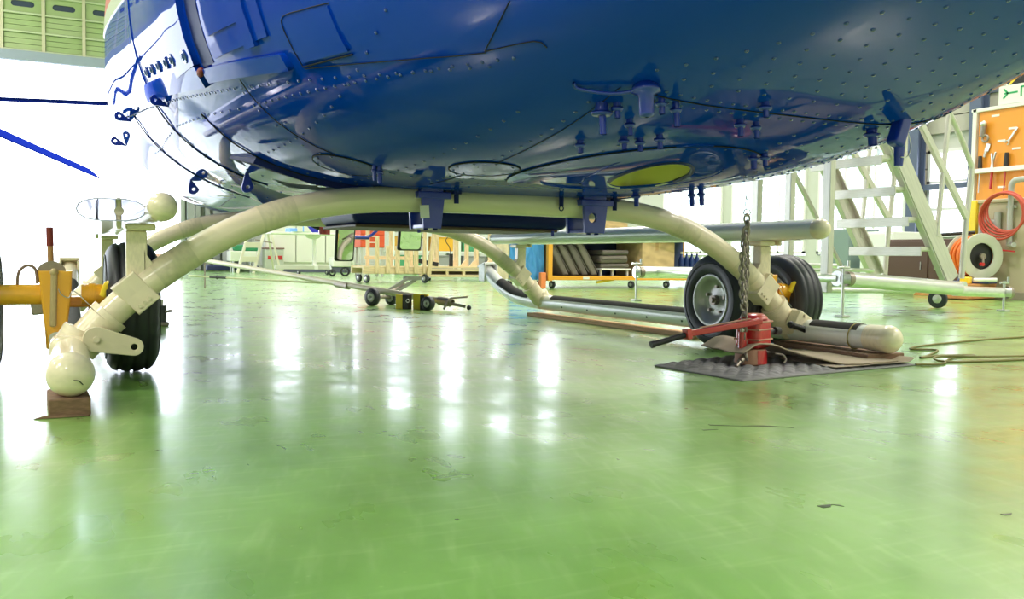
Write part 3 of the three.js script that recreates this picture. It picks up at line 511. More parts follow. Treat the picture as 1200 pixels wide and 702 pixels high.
  for (const [x, sg, mat] of [[0, -1, MT.cream], [2.6, 1, MT.paleBlue]]) {
    const path = [[x, 0.089, 2.18], [x, 0.089, 3], [x, 0.089, 4.4], [x, 0.09, 4.85], [x, 0.11, 5.08], [x, 0.17, 5.3], [x, 0.235, 5.45], [x, 0.27, 5.53]];
    const sk = part(heli, 'skid', flat(new THREE.TubeGeometry(curve(path, false, 0.3), 120, 0.045, 24)), mat, sg < 0 ? 'left skid tube' : 'right skid tube');
    part(sk, 'end_cap', [ball(0.05, [x, 0.089, 2.158], 1, 1, 0.95, 32), rod([x, 0.089, 2.16], [x, 0.089, 2.24], 0.0495, 0.047, 28, true)], MT.cream, 'rounded cream end cap');
    part(sk, 'nose_plate', [box(0.1, 0.016, 0.12, [x, 0.305, 5.52], [-0.25, 0, 0], 0.006), box(0.014, 0.12, 0.1, [x - 0.045, 0.25, 5.5], [0, 0, 0], 0.006), box(0.014, 0.12, 0.1, [x + 0.045, 0.25, 5.5], [0, 0, 0], 0.006)], mat);
    const strip = (f0, f1) => flat(new THREE.TubeGeometry(curve([[x, 0.0945, f0], [x, 0.0945, (f0 + f1) / 2], [x, 0.0945, f1]]), 8, 0.0425, 20));
    if (sg > 0) part(sk, 'grip_strip', strip(2.27, 2.5), MT.tread, 'black non-slip strip'); part(sk, 'grip_strip', strip(2.84, 4.56), MT.tread);
    part(sk, 'grip_strip', flat(new THREE.TubeGeometry(curve([[x, 0.0955, 4.84], [x, 0.12, 5.08], [x, 0.178, 5.29]]), 12, 0.0425, 20)), MT.tread);
    if (sg > 0) part(sk, 'tie_band', ring(0.048, 0.0025, [x, 0.089, 2.3], [0, 0.1, 1]), std([0.4, 0.32, 0.12], 0.6));
    for (const f of [2.63, 4.7]) {
      part(sk, 'saddle', [box(0.1, 0.075, 0.15, [x, 0.1, f], [0, 0, 0], 0.03), rod([x, 0.09, f], [x - sg * 0.03, 0.15, f], 0.052, 0.048, 24)], MT.cream);
      // lug plate with a hole, standing off the foot of the tube
      const o = [x - sg * 0.062, 0.128, f - 0.07], ux = [-sg * 0.97, -0.24, 0], uy = [0, 1, 0];
      const w = 0.026, pl = [...arcPts(0, 0, w + 0.006, Math.PI / 2, Math.PI * 1.5, 10), ...arcPts(0.095, 0, w - 0.004, -Math.PI / 2, Math.PI / 2, 10)];
      if (sg > 0 && f < 3) { part(sk, 'clamp_pad', box(0.075, 0.07, 0.05, [x - 0.035, 0.125, f - 0.075], [0, 0, -0.5], 0.006), MT.creamDark); part(sk, 'pad_bolt', rod([x - 0.03, 0.15, f - 0.098], [x - 0.03, 0.15, f - 0.108], 0.007, 0.007, 8), MT.cream); part(sk, 'quick_pin', [rod([x - 0.1, 0.115, f - 0.1], [x - 0.05, 0.1, f - 0.12], 0.011), ball(0.014, [x - 0.1, 0.116, f - 0.1]), rod([x - 0.07, 0.1, f - 0.11], [x - 0.03, 0.085, f - 0.12], 0.006)], MT.black); continue; }
      if (sg > 0) continue;
      const lg = part(sk, 'towing_lug', plate(pl, o, ux, [sg * -0.24 * 1, 0.97, 0], 0.012, [[0.095, 0, 0.0105]], 0.002), MT.creamDark);
      part(sk, 'lug_bolt', [rod(addS(o, [0, 0, 1], 0.08), addS(o, [0, 0, -1], 0.014), 0.012, 0.009, 6)], MT.creamDark);
    }
    if (sg < 0) part(sk, 'scratch', tube([[x + 0.006, 0.081, 2.1085], [x + 0.016, 0.079, 2.1105], [x + 0.024, 0.07, 2.116]], 0.0012, 10, 5), MT.black);
    for (let i = 0; i < 6; i++) part(sk, 'skid_screw', ball(0.005, [x - 0.043, 0.075, 3.0 + i * 0.28]), MT.black);
    // boarding step: cream tube inboard, polished fairing outboard
    const xi = sg < 0 ? 0.215 : 2.385, xo = sg < 0 ? 0.1 : 2.5, s0 = sg < 0 ? 2.42 : 2.29;
    const sp = part(heli, 'boarding_step', rod([xi, 0.478, s0], [xi, 0.478, 4.95], 0.036, 0.036, 24), sg < 0 ? MT.cream : MT.paleBlue, 'long boarding step beside the cabin');
    part(sp, 'step_cap', [ball(0.0375, [xi, 0.478, s0], 1, 1, 1.15, 28), ball(0.0375, [xi, 0.478, 4.95])], MT.cream);
    const prof = []; for (let i = 0; i <= 14; i++) { const a = i / 14 * Math.PI * 2; prof.push([0.085 * Math.sign(Math.cos(a)) * Math.abs(Math.cos(a)) ** 0.6, 0.031 * Math.sin(a)]); }
    { // thin open shell, so that its polished inside shows at the end
      const sh = new THREE.Shape(prof.map((p) => new THREE.Vector2(...p))); sh.holes.push(new THREE.Path(prof.map(([a, b]) => new THREE.Vector2(a * 0.96, b * 0.9)).reverse()));
      const g = new THREE.ExtrudeGeometry(sh, { depth: 2.25, bevelEnabled: false }); g.translate(xo, 0.472, -4.78); part(sp, 'polished_fairing', flat(g), sg < 0 ? MT.chrome : MT.alu, 'polished metal step fairing');
    }
  }
}

const each = (parent, name, list, m, label) => list.map((g) => part(parent, name, g, m, label));
// ---------------------------------------------------------------- things close to the landing gear
{
  const t = thing('wood_block', 'short brown wooden block under the rear end of the left skid', 'wood block', [-0.005, 0, 2.2]);
  part(t, 'timber', box(0.083, 0.04, 0.17, [-0.005, 0.02, 2.205], [0, 0.04, 0], 0.004), MT.plank);
  part(t, 'splinter', plate([[-0.06, 0], [0.05, 0], [0.04, 0.004], [-0.04, 0.006]], [-0.012, 0.0005, 2.115], [1, 0, 0], [0, 1, 0.3], 0.004), MT.plank);
  single('plank', box(0.17, 0.038, 0.52, [2.62, 0.019, 2.42], [0, -0.1, 0], 0.004), MT.plank, 'brown wooden plank under the rear end of the right skid', 'plank');
  single('plank', box(0.09, 0.02, 1.6, [2.6, 0.01, 4.0], [0, 0.02, 0], 0.003), std(0xffffff, 0.75, 0, { map: T.pine, color: new THREE.Color(1, 0.78, 0.66) }), 'long pinkish plank lying under the middle of the right skid', 'plank');
}
// ground handling wheels: two fat tyres on a yellow lifting frame that straddles the skid
function groundWheels(x, f, label, wide) {   // wide: how far the outer wheel is drawn out
  const t = thing('ground_handling_wheels', label, 'wheel set', [x, 0, f]);
  const R = 0.196, h = 0.07, y0 = R;
  for (const sg of [-1, 1]) {
    const xs = sg < 0 ? wide : 0, c = [x + sg * 0.165 - xs, y0, f], ax = [sg < 0 ? -1 : 1, 0, 0];
    const pr = [[0.108, -0.058], [0.118, -0.066], [0.14, -0.071], [0.166, -0.068], [0.182, -0.058], [0.189, -0.05]];
    const groove = (q) => [[0.1925, q - 0.006], [0.1885, q - 0.004], [0.1885, q + 0.004], [0.1925, q + 0.006]];
    pr.push(...groove(-0.034).map(([r, y]) => [r, y]), [0.195, -0.018], ...groove(0).map(([r, y]) => [r + 0.0035, y]), [0.195, 0.018], ...groove(0.034), [0.189, 0.05], [0.182, 0.058], [0.166, 0.068], [0.14, 0.071], [0.118, 0.066], [0.108, 0.058], [0.1, 0.05], [0.1, -0.05], [0.108, -0.058]);
    const ty = part(t, 'tyre', lathe(pr, c, ax, 72), MT.rubber);
    part(ty, 'sidewall_ring', [-1, 1].map((q) => ring(0.154, 0.0025, [c[0] + q * 0.0705, y0, f], [1, 0, 0], 64, 6)), MT.rubber);
    const rim = part(t, 'rim', lathe([[0.02, 0.03], [0.05, 0.026], [0.062, 0.03], [0.076, 0.034], [0.082, 0.05], [0.089, 0.06], [0.099, 0.063], [0.106, 0.066], [0.11, 0.062], [0.108, 0.05], [0.09, 0.03], [0.09, -0.04], [0.106, -0.058], [0.1, -0.062], [0.085, -0.05], [0.07, -0.02], [0.02, -0.02], [0.02, 0.03]], c, ax, 56), MT.rim);
    for (let i = 0; i < 5; i++) { const a = i / 5 * 6.283 + 0.4; part(rim, 'wheel_bolt', rod([c[0] + ax[0] * 0.026, y0 + 0.056 * Math.sin(a), f + 0.056 * Math.cos(a)], [c[0] + ax[0] * 0.04, y0 + 0.056 * Math.sin(a), f + 0.056 * Math.cos(a)], 0.007, 0.007, 6), MT.iron); }
    part(t, 'hub', [rod(addS(c, ax, -0.03), addS(c, ax, 0.05), 0.024, 0.02, 20), rod(addS(c, ax, 0.05), addS(c, ax, 0.06), 0.012, 0.012, 6)], MT.iron);
    // crank from the cross beam down to the axle
    part(t, 'crank_arm', [tube([[x + sg * 0.03, 0.238, f - 0.1], [x + sg * 0.085 - xs, 0.238, f - 0.1], [x + sg * 0.112 - xs, 0.225, f - 0.095], [x + sg * 0.13 - xs, 0.175, f - 0.06], [x + sg * 0.13 - xs, y0 - 0.02, f]], 0.029, 30, 14), rod([x + sg * 0.1 - xs, y0, f], addS(c, ax, 0), 0.018)], MT.yellow);
    part(t, 'valve_box', box(0.045, 0.045, 0.05, [x + sg * 0.075, 0.205, f - 0.085], [0, 0, 0.1], 0.006), MT.iron);
    part(t, 'collar', rod([x + sg * 0.048, 0.238, f - 0.1], [x + sg * 0.066, 0.238, f - 0.1], 0.032, 0.032, 20), MT.yellow);
  }
  const z = f - 0.12;
  part(t, 'lift_arm', plate([[-0.036, 0.062], [0.036, 0.062], [0.033, 0.0], [0.022, -0.09], [0.016, -0.128], [-0.012, -0.128], [-0.022, -0.09], [-0.031, 0.0]], [x - 0.035, 0.238, z], [1, 0, 0], [0, 1, 0], 0.045, [], 0.006), MT.yellow);
  part(t, 'arm_rib', [bar([x - 0.038, 0.3, z - 0.025], [x - 0.042, 0.15, z - 0.025], 0.017, 0.014, 0.006), ball(0.011, [x - 0.038, 0.302, z - 0.025])], std([0.5, 0.38, 0.2], 0.6, 0.2, { map: grime }));
  part(t, 'arm_pin', rod([x - 0.034, 0.117, z - 0.03], [x - 0.034, 0.117, z + 0.03], 0.019, 0.019, 20), MT.rim);
  part(t, 'pin_head', rod([x - 0.034, 0.117, z - 0.036], [x - 0.034, 0.117, z - 0.03], 0.01, 0.01, 6), MT.creamDark);
  part(t, 'ratchet_disc', rod([x - 0.045, 0.295, z + 0.012], [x - 0.045, 0.295, z + 0.035], 0.038, 0.038, 28), MT.iron);
  part(t, 'pump_handle', rod([x - 0.046, 0.3, z + 0.02], [x - 0.048, 0.385, z + 0.02], 0.008, 0.008), std([0.4, 0.2, 0.08], 0.6));
  part(t, 'handle_grip', rod([x - 0.048, 0.375, z + 0.02], [x - 0.049, 0.428, z + 0.02], 0.0095, 0.009), MT.rodRust, 'dull red grip');
  part(t, 'hose', tube([[x - 0.13, 0.255, z + 0.02], [x - 0.125, 0.3, z], [x - 0.105, 0.32, z], [x - 0.085, 0.31, z], [x - 0.08, 0.27, z]], 0.004, 30, 8), std([0.25, 0.16, 0.13], 0.6));
  part(t, 'wire', tube([[x - 0.03, 0.26, z - 0.02], [x - 0.02, 0.24, z - 0.026], [x - 0.002, 0.232, z - 0.026], [x + 0.01, 0.25, z - 0.024], [x + 0.05, 0.21, z - 0.02], [x + 0.09, 0.17, z - 0.02]], 0.0015, 40, 6), MT.steel);
  part(t, 'skid_hook', [box(0.02, 0.14, 0.05, [x - 0.055, 0.15, f - 0.04], [0, 0, 0.05], 0.005), box(0.02, 0.14, 0.05, [x + 0.055, 0.15, f - 0.04], [0, 0, -0.05], 0.005), box(0.13, 0.03, 0.06, [x, 0.215, f - 0.04], [0, 0, 0], 0.008)], MT.yellow);
  part(t, 'handle_loop', tube([[x + 0.085, 0.235, f - 0.13], [x + 0.1, 0.27, f - 0.14], [x + 0.125, 0.25, f - 0.15], [x + 0.13, 0.19, f - 0.15], [x + 0.115, 0.15, f - 0.14]], 0.011, 30, 10), MT.bright);
  return t;
}
groundWheels(0, 2.88, 'yellow-framed pair of wheels straddling the left skid, nearest the hangar doorway', 0.085);
groundWheels(2.6, 2.86, 'yellow-framed pair of wheels straddling the right skid, behind the red jack', 0);

{ // red hydraulic jack with its lever
  const x = 2.065, f = 2.26;
  const t = thing('hydraulic_jack', 'chipped red hydraulic jack with a long pump lever standing on the mat', 'jack', [x, 0.012, f]);
  part(t, 'base_cup', lathe([[0, 0.012], [0.05, 0.012], [0.054, 0.018], [0.051, 0.062], [0.048, 0.066], [0, 0.066]], [x - 0.01, 0, f], [0, 1, 0], 36), MT.redWorn);
  part(t, 'base_paint', flat((() => { const g = new THREE.CylinderGeometry(0.0525, 0.0545, 0.046, 24, 1, true, -0.3, 2.0); g.translate(x - 0.01, 0.04, -f); return g; })()), MT.red);
  const b = part(t, 'body', [box(0.098, 0.1, 0.09, [x, 0.118, f], [0, 0.35, 0], 0.016), lathe([[0, 0.02], [0.03, 0.018], [0.044, 0.008], [0.046, 0]], [x, 0.166, f], [0, 1, 0], 28)], MT.red);
  for (const y of [0.098, 0.132, 0.158]) part(b, 'body_band', box(0.101, 0.006, 0.093, [x, y, f], [0, 0.35, 0], 0.002), MT.redWorn);
  part(t, 'pump_cylinder', [rod([x - 0.066, 0.07, f - 0.02], [x - 0.066, 0.125, f - 0.02], 0.014, 0.014, 16), rod([x - 0.066, 0.092, f - 0.02], [x - 0.03, 0.092, f - 0.01], 0.012)], MT.red);
  part(t, 'pump_rod', rod([x - 0.066, 0.12, f - 0.02], [x - 0.066, 0.15, f - 0.02], 0.007), MT.steel);
  part(t, 'lever_socket', [bar([x - 0.02, 0.163, f - 0.055], [1.79, 0.123, f - 0.0], 0.028, 0.02, 0.004)], MT.red);
  part(t, 'lever_stop', box(0.02, 0.034, 0.03, [1.785, 0.122, f], [0, 0, 0.14], 0.003), MT.red);
  part(t, 'lever_wear', bar([x - 0.06, 0.1705, f - 0.05], [1.83, 0.1425, f - 0.008], 0.012, 0.003, 0.001), MT.redWorn);
  part(t, 'lever_rod', rod([1.79, 0.121, f], [1.67, 0.091, f + 0.02], 0.0095, 0.0095, 16), MT.black);
  part(t, 'lever_tip', rod([1.67, 0.091, f + 0.02], [1.658, 0.088, f + 0.022], 0.0115, 0.0115, 16), MT.black);
  part(t, 'release_valve', [rod([x - 0.06, 0.045, f - 0.03], [x - 0.1, 0.03, f - 0.05], 0.01), rod([x - 0.1, 0.03, f - 0.05], [x - 0.125, 0.016, f - 0.06], 0.006), ring(0.013, 0.005, [x - 0.065, 0.046, f - 0.04], [0.7, 0.2, -0.6])], MT.iron);
  part(t, 'hose_coupling', [rod([x + 0.045, 0.118, f - 0.02], [x + 0.11, 0.122, f + 0.02], 0.009), rod([x + 0.1, 0.122, f + 0.01], [x + 0.15, 0.118, f + 0.04], 0.014)], MT.black);
  part(t, 'drip_hook', tube([[x + 0.06, 0.05, f - 0.04], [x + 0.085, 0.045, f - 0.05], [x + 0.095, 0.03, f - 0.055], [x + 0.08, 0.018, f - 0.06]], 0.004, 20, 6), MT.iron);
}
{ // quilted mat on the floor and a felt sheet over it
  const A = [1.76, 2.4], B = [1.79, 2.0], C = [2.66, 2.09], D = [2.62, 2.66], n = 150, m = 90, pos = [], uv = [], idx = [];
  for (let lay = 0; lay < 2; lay++) for (let j = 0; j <= m; j++) for (let i = 0; i <= n; i++) {
    const u = i / n, v = j / m, x = (A[0] * (1 - u) + D[0] * u) * v + (B[0] * (1 - u) + C[0] * u) * (1 - v), f = (A[1] * (1 - u) + D[1] * u) * v + (B[1] * (1 - u) + C[1] * u) * (1 - v);
    const q = 0.06, p1 = Math.abs(Math.sin((x + f) / q * Math.PI)), p2 = Math.abs(Math.sin((x - f) / q * Math.PI)), e = Math.min(1, 12 * Math.min(u, 1 - u, v, 1 - v));
    pos.push(x, lay ? 0.0004 : 0.004 + e * (0.012 * Math.sqrt(Math.min(p1, p2))) + 0.003 * fbm(x * 5, f * 5, 2) * e + 0.001, -f); uv.push(x, f);
  }
  const W = n + 1, L = W * (m + 1);
  for (let j = 0; j < m; j++) for (let i = 0; i < n; i++) { const a = j * W + i; idx.push(a, a + 1, a + W, a + 1, a + W + 1, a + W, L + a, L + a + W, L + a + 1, L + a + 1, L + a + W, L + a + W + 1); }
  for (let i = 0; i < n; i++) for (const j of [0, m]) { const a = j * W + i; idx.push(a, L + a, a + 1, a + 1, L + a, L + a + 1); }
  for (let j = 0; j < m; j++) for (const i of [0, n]) { const a = j * W + i; idx.push(a, a + W, L + a, L + a, a + W, L + a + W); }
  const g = new THREE.BufferGeometry(); g.setAttribute('position', new THREE.Float32BufferAttribute(pos, 3)); g.setAttribute('uv', new THREE.Float32BufferAttribute(uv, 2)); g.setIndex(idx); g.computeVertexNormals();
  single('quilted_mat', flat(g), MT.quilt, 'dark grey quilted mat spread on the floor beneath the red jack', 'mat');
  // felt: flat at the right, arching up over the foot of the jack at the left
  const sheet = (poly, hgt, mat, name, label, th) => {
    const N = 60, Mj = 30, ps = [], us = [], id = [], w = N + 1, l = w * (Mj + 1);
    for (let k = 0; k < 2; k++) for (let j = 0; j <= Mj; j++) for (let i = 0; i <= N; i++) { const u = i / N, v = j / Mj; const near = poly(u, 0), far = poly(u, 1); const x = near[0] + (far[0] - near[0]) * v, f = near[1] + (far[1] - near[1]) * v; ps.push(x, hgt(x, f, u, v) + (k ? 0 : th), -f); us.push(x, f); }
    for (let j = 0; j < Mj; j++) for (let i = 0; i < N; i++) { const a = j * w + i; id.push(a, a + 1, a + w, a + 1, a + w + 1, a + w, l + a, l + a + w, l + a + 1, l + a + 1, l + a + w, l + a + w + 1); }
    for (let i = 0; i < N; i++) for (const j of [0, Mj]) { const a = j * w + i; id.push(a, l + a, a + 1, a + 1, l + a, l + a + 1); }
    for (let j = 0; j < Mj; j++) for (const i of [0, N]) { const a = j * w + i; id.push(a, a + w, l + a, l + a, a + w, l + a + w); }
    const q = new THREE.BufferGeometry(); q.setAttribute('position', new THREE.Float32BufferAttribute(ps, 3)); q.setAttribute('uv', new THREE.Float32BufferAttribute(us, 2)); q.setIndex(id); q.computeVertexNormals();
    single(name, flat(q), mat, label, 'felt sheet');
  };
  const sm = (a, b, x) => { const t = Math.min(1, Math.max(0, (x - a) / (b - a))); return t * t * (3 - 2 * t); };
  sheet((u, v) => { const x = 1.955 + u * 0.62; return v ? [x + 0.05, 2.46 + 0.05 * u] : [x, 2.19 - 0.145 * sm(0.25, 0.7, u) + 0.05 * u]; },
    (x, f, u, v) => 0.017 + 0.052 * (1 - sm(0.22, 0.62, u)) + 0.016 * Math.sin(u * 9) * (1 - sm(0.1, 0.5, u)) - 0.014 * (1 - sm(0, 0.12, u)) + 0.003 * fbm(x * 9, f * 9, 2), MT.felt, 'felt_sheet', 'brown-grey felt sheet draped over the foot of the red jack', 0.005);
  sheet((u, v) => v ? [2.26 + u * 0.38, 2.58] : [2.24 + u * 0.42, 2.062 + 0.03 * u], (x, f, u, v) => 0.0145 + 0.002 * fbm(x * 9, f * 9, 2) + 0.012 * sm(0.9, 1, u), std([0.38, 0.31, 0.23], 0.95), 'felt_sheet', 'flat brown-grey felt sheet lying under the right skid beside the jack', 0.002);
}
{ // doubled chain hanging from the belly to the jack
  const x = 2.0, f = 2.235, t = thing('chain', 'rusty doubled steel chain hanging from the belly down past the red jack', 'chain', [x, 0.09, f]);
  part(t, 'hook_wire', tube([[x - 0.015, 0.585, f], [x - 0.004, 0.57, f], [x + 0.004, 0.545, f], [x, 0.53, f], [x - 0.008, 0.545, f], [x - 0.006, 0.57, f]], 0.0014, 30, 6), MT.steel);
  part(t, 'ring', ring(0.012, 0.002, [x, 0.52, f], [0.2, 0, 1], 24, 8), MT.steel);
  const g = new THREE.TorusGeometry(0.0095, 0.0034, 7, 16); g.scale(1, 1.5, 1);
  const sway = (y) => 0.004 * Math.sin(y * 40);
  const link = (px, y, k, z = f) => { const q = g.clone(); q.rotateY(k % 2 ? 1.2 : -0.35); part(t, 'chain_link', place(q, [px, y, z]), MT.iron); };
  for (let k = 0; k < 21; k++) link(x + 0.001 * Math.sin(k), 0.5 - k * 0.0205, k);
  for (let k = 0; k < 15; k++) { const y = 0.478 - k * 0.0205, w = 0.02 * Math.sin(Math.PI * Math.min(1, k / 14)) ** 0.5; link(x - w - 0.002, y, k + 1, f - 0.008); }
  for (let k = 0; k < 12; k++) { const y = 0.44 - k * 0.0205, w = 0.012 * Math.sin(Math.PI * Math.min(1, k / 11)) ** 0.5; link(x + w + 0.003, y, k, f + 0.012); }
}
{ // thin hose lying in loops on the floor at the right
  const p = (a) => a.map(([x, f]) => [x, 0.0045, f]);
  const h = single('air_hose', [tube(p([[2.66, 2.09], [2.72, 2.07], [2.8, 2.08], [2.86, 2.12], [3.02, 2.2], [3.16, 2.21], [3.02, 2.26], [2.87, 2.235], [2.95, 2.27], [3.1, 2.35], [3.2, 2.42], [3.12, 2.48], [3.3, 2.56], [3.6, 2.62], [4.0, 2.68], [4.6, 2.7], [5.2, 2.5]]), 0.0042, 160, 8)], std([0.2, 0.17, 0.04], 0.55), 'thin olive air hose lying in flat loops on the floor right of the mat', 'hose');
  single('air_hose', [tube([[4.6, 0.0045, 2.0], [3.6, 0.0045, 2.02], [3.1, 0.0045, 2.06], [2.86, 0.0045, 2.1], [2.83, 0.009, 2.14], [2.92, 0.0125, 2.19], [3.1, 0.0125, 2.12], [3.5, 0.0045, 2.1], [4.4, 0.0045, 1.94], [4.9, 0.0045, 1.7]], 0.0042, 120, 8)], std([0.22, 0.19, 0.05], 0.55), 'olive hose doubled back on itself on the floor, nearest loop at the far right', 'hose');
}
{ // tow bar with small wheels lying on the floor ahead
  const t = thing('tow_bar', 'long beige tow bar on small wheels lying on the floor beyond the rear crosstube', 'tow bar', [2.1, 0, 6.0]);
  const a = [1.22, 0.29, 9.4], b = [2.02, 0.105, 6.05], c = [2.3, 0.05, 5.42], tm = std([0.5, 0.45, 0.33], 0.4, 0.3, { map: grime });
  part(t, 'bar_tube', tube([a, lerpPts(a, b, 2)[1], b, c], 0.022, 40, 14), tm);
  part(t, 'bar_joint', rod([1.86, 0.135, 6.7], [1.9, 0.125, 6.5], 0.027), MT.iron);
  const wheel = (p, r) => { const w = part(t, 'wheel', lathe([[r * 0.6, -0.02], [r, -0.018], [r, 0.018], [r * 0.6, 0.02], [r * 0.6, -0.02]], p, [0.88, 0, 0.47], 28), MT.rubber); part(w, 'wheel_disc', lathe([[0.008, 0.014], [r * 0.3, 0.022], [r * 0.62, 0.016], [r * 0.62, -0.016], [0.008, -0.016]], p, [-0.88, 0, -0.47], 24), MT.rim); };
  wheel([1.945, 0.062, 6.06], 0.062); wheel([2.12, 0.05, 6.15], 0.05); wheel([2.135, 0.047, 5.45], 0.047);
  part(t, 'axle', rod([1.945, 0.062, 6.06], [2.12, 0.055, 6.15], 0.012), MT.iron);
  each(t, 'lift_frame', [bar([2.04, 0.085, 6.1], [2.28, 0.19, 6.25], 0.016, 0.022), bar([2.12, 0.075, 6.15], [2.37, 0.185, 6.3], 0.016, 0.022), bar([2.25, 0.192, 6.25], [2.4, 0.192, 6.28], 0.016, 0.03)], std([0.3, 0.3, 0.27], 0.5, 0.3));
  part(t, 'spring', rod([2.1, 0.09, 6.12], [2.24, 0.15, 6.25], 0.014), MT.iron);
  each(t, 'hitch_jaw', [bar([2.26, 0.05, 5.46], [2.37, 0.028, 5.36], 0.014, 0.02), bar([2.29, 0.08, 5.44], [2.4, 0.09, 5.4], 0.008, 0.012), bar([2.27, 0.055, 5.44], [2.23, 0.012, 5.4], 0.012, 0.014)], MT.iron);
  part(t, 'hitch_collar', rod([2.25, 0.06, 5.53], [2.29, 0.052, 5.44], 0.031), MT.iron);
  part(t, 'hitch_foot', ball(0.016, [2.39, 0.02, 5.35]), MT.black);
  part(t, 'side_rod', rod([1.0, 0.145, 8.7], [1.83, 0.132, 7.0], 0.008), std([0.5, 0.48, 0.3], 0.5));
  part(t, 'rod_knot', [ball(0.018, [1.2, 0.142, 8.3]), rod([1.15, 0.143, 8.39], [1.26, 0.141, 8.17], 0.011)], MT.black);
  part(t, 'far_stand', rod([1.23, 0.28, 9.36], [1.23, 0, 9.36], 0.008), MT.iron);
  const k1 = thing('wheel_chock', 'black and yellow block standing against the tow bar, left of its twin', 'chock', [2.03, 0, 5.62]);
  part(k1, 'yellow_face', box(0.024, 0.1, 0.06, [2.005, 0.05, 5.64], [0, 0.5, 0], 0.004), MT.bright); part(k1, 'black_body', box(0.05, 0.1, 0.06, [2.04, 0.05, 5.61], [0, 0.5, 0], 0.005), MT.black); part(k1, 'eye_bolt', ring(0.011, 0.003, [2.03, 0.06, 5.555], [0, 0, 1]), MT.steel);
  const k2 = thing('wheel_chock', 'yellow block with a black band standing against the tow bar, right of its twin', 'chock', [2.12, 0, 5.54]);
  part(k2, 'yellow_face', box(0.02, 0.105, 0.06, [2.1, 0.0525, 5.56], [0, 0.5, 0], 0.004), MT.bright); part(k2, 'black_band', box(0.024, 0.1, 0.066, [2.117, 0.05, 5.54], [0, 0.5, 0], 0.004), MT.black); part(k2, 'yellow_face', box(0.02, 0.105, 0.06, [2.138, 0.0525, 5.52], [0, 0.5, 0], 0.004), MT.bright); part(k2, 'latch', box(0.02, 0.03, 0.01, [2.118, 0.06, 5.495], [0, 0.5, 0], 0.002), MT.steel);
}
{ // dark small jack on the floor beyond the left wheels
  const t = thing('bottle_jack', 'small dark grey jack on the floor just right of the left wheels', 'jack', [0.4, 0, 4.62]);
  part(t, 'jack_base', box(0.07, 0.02, 0.09, [0.4, 0.01, 4.62], [0, 0, 0], 0.006), MT.iron); part(t, 'jack_body', [rod([0.4, 0.02, 4.62], [0.4, 0.1, 4.62], 0.026), box(0.045, 0.05, 0.05, [0.375, 0.055, 4.62], [0, 0, 0], 0.008)], std([0.07, 0.075, 0.085], 0.5)); part(t, 'jack_ram', rod([0.4, 0.1, 4.62], [0.4, 0.13, 4.62], 0.012), MT.steel); part(t, 'jack_valve', rod([0.42, 0.07, 4.6], [0.45, 0.075, 4.59], 0.007), MT.iron);
}

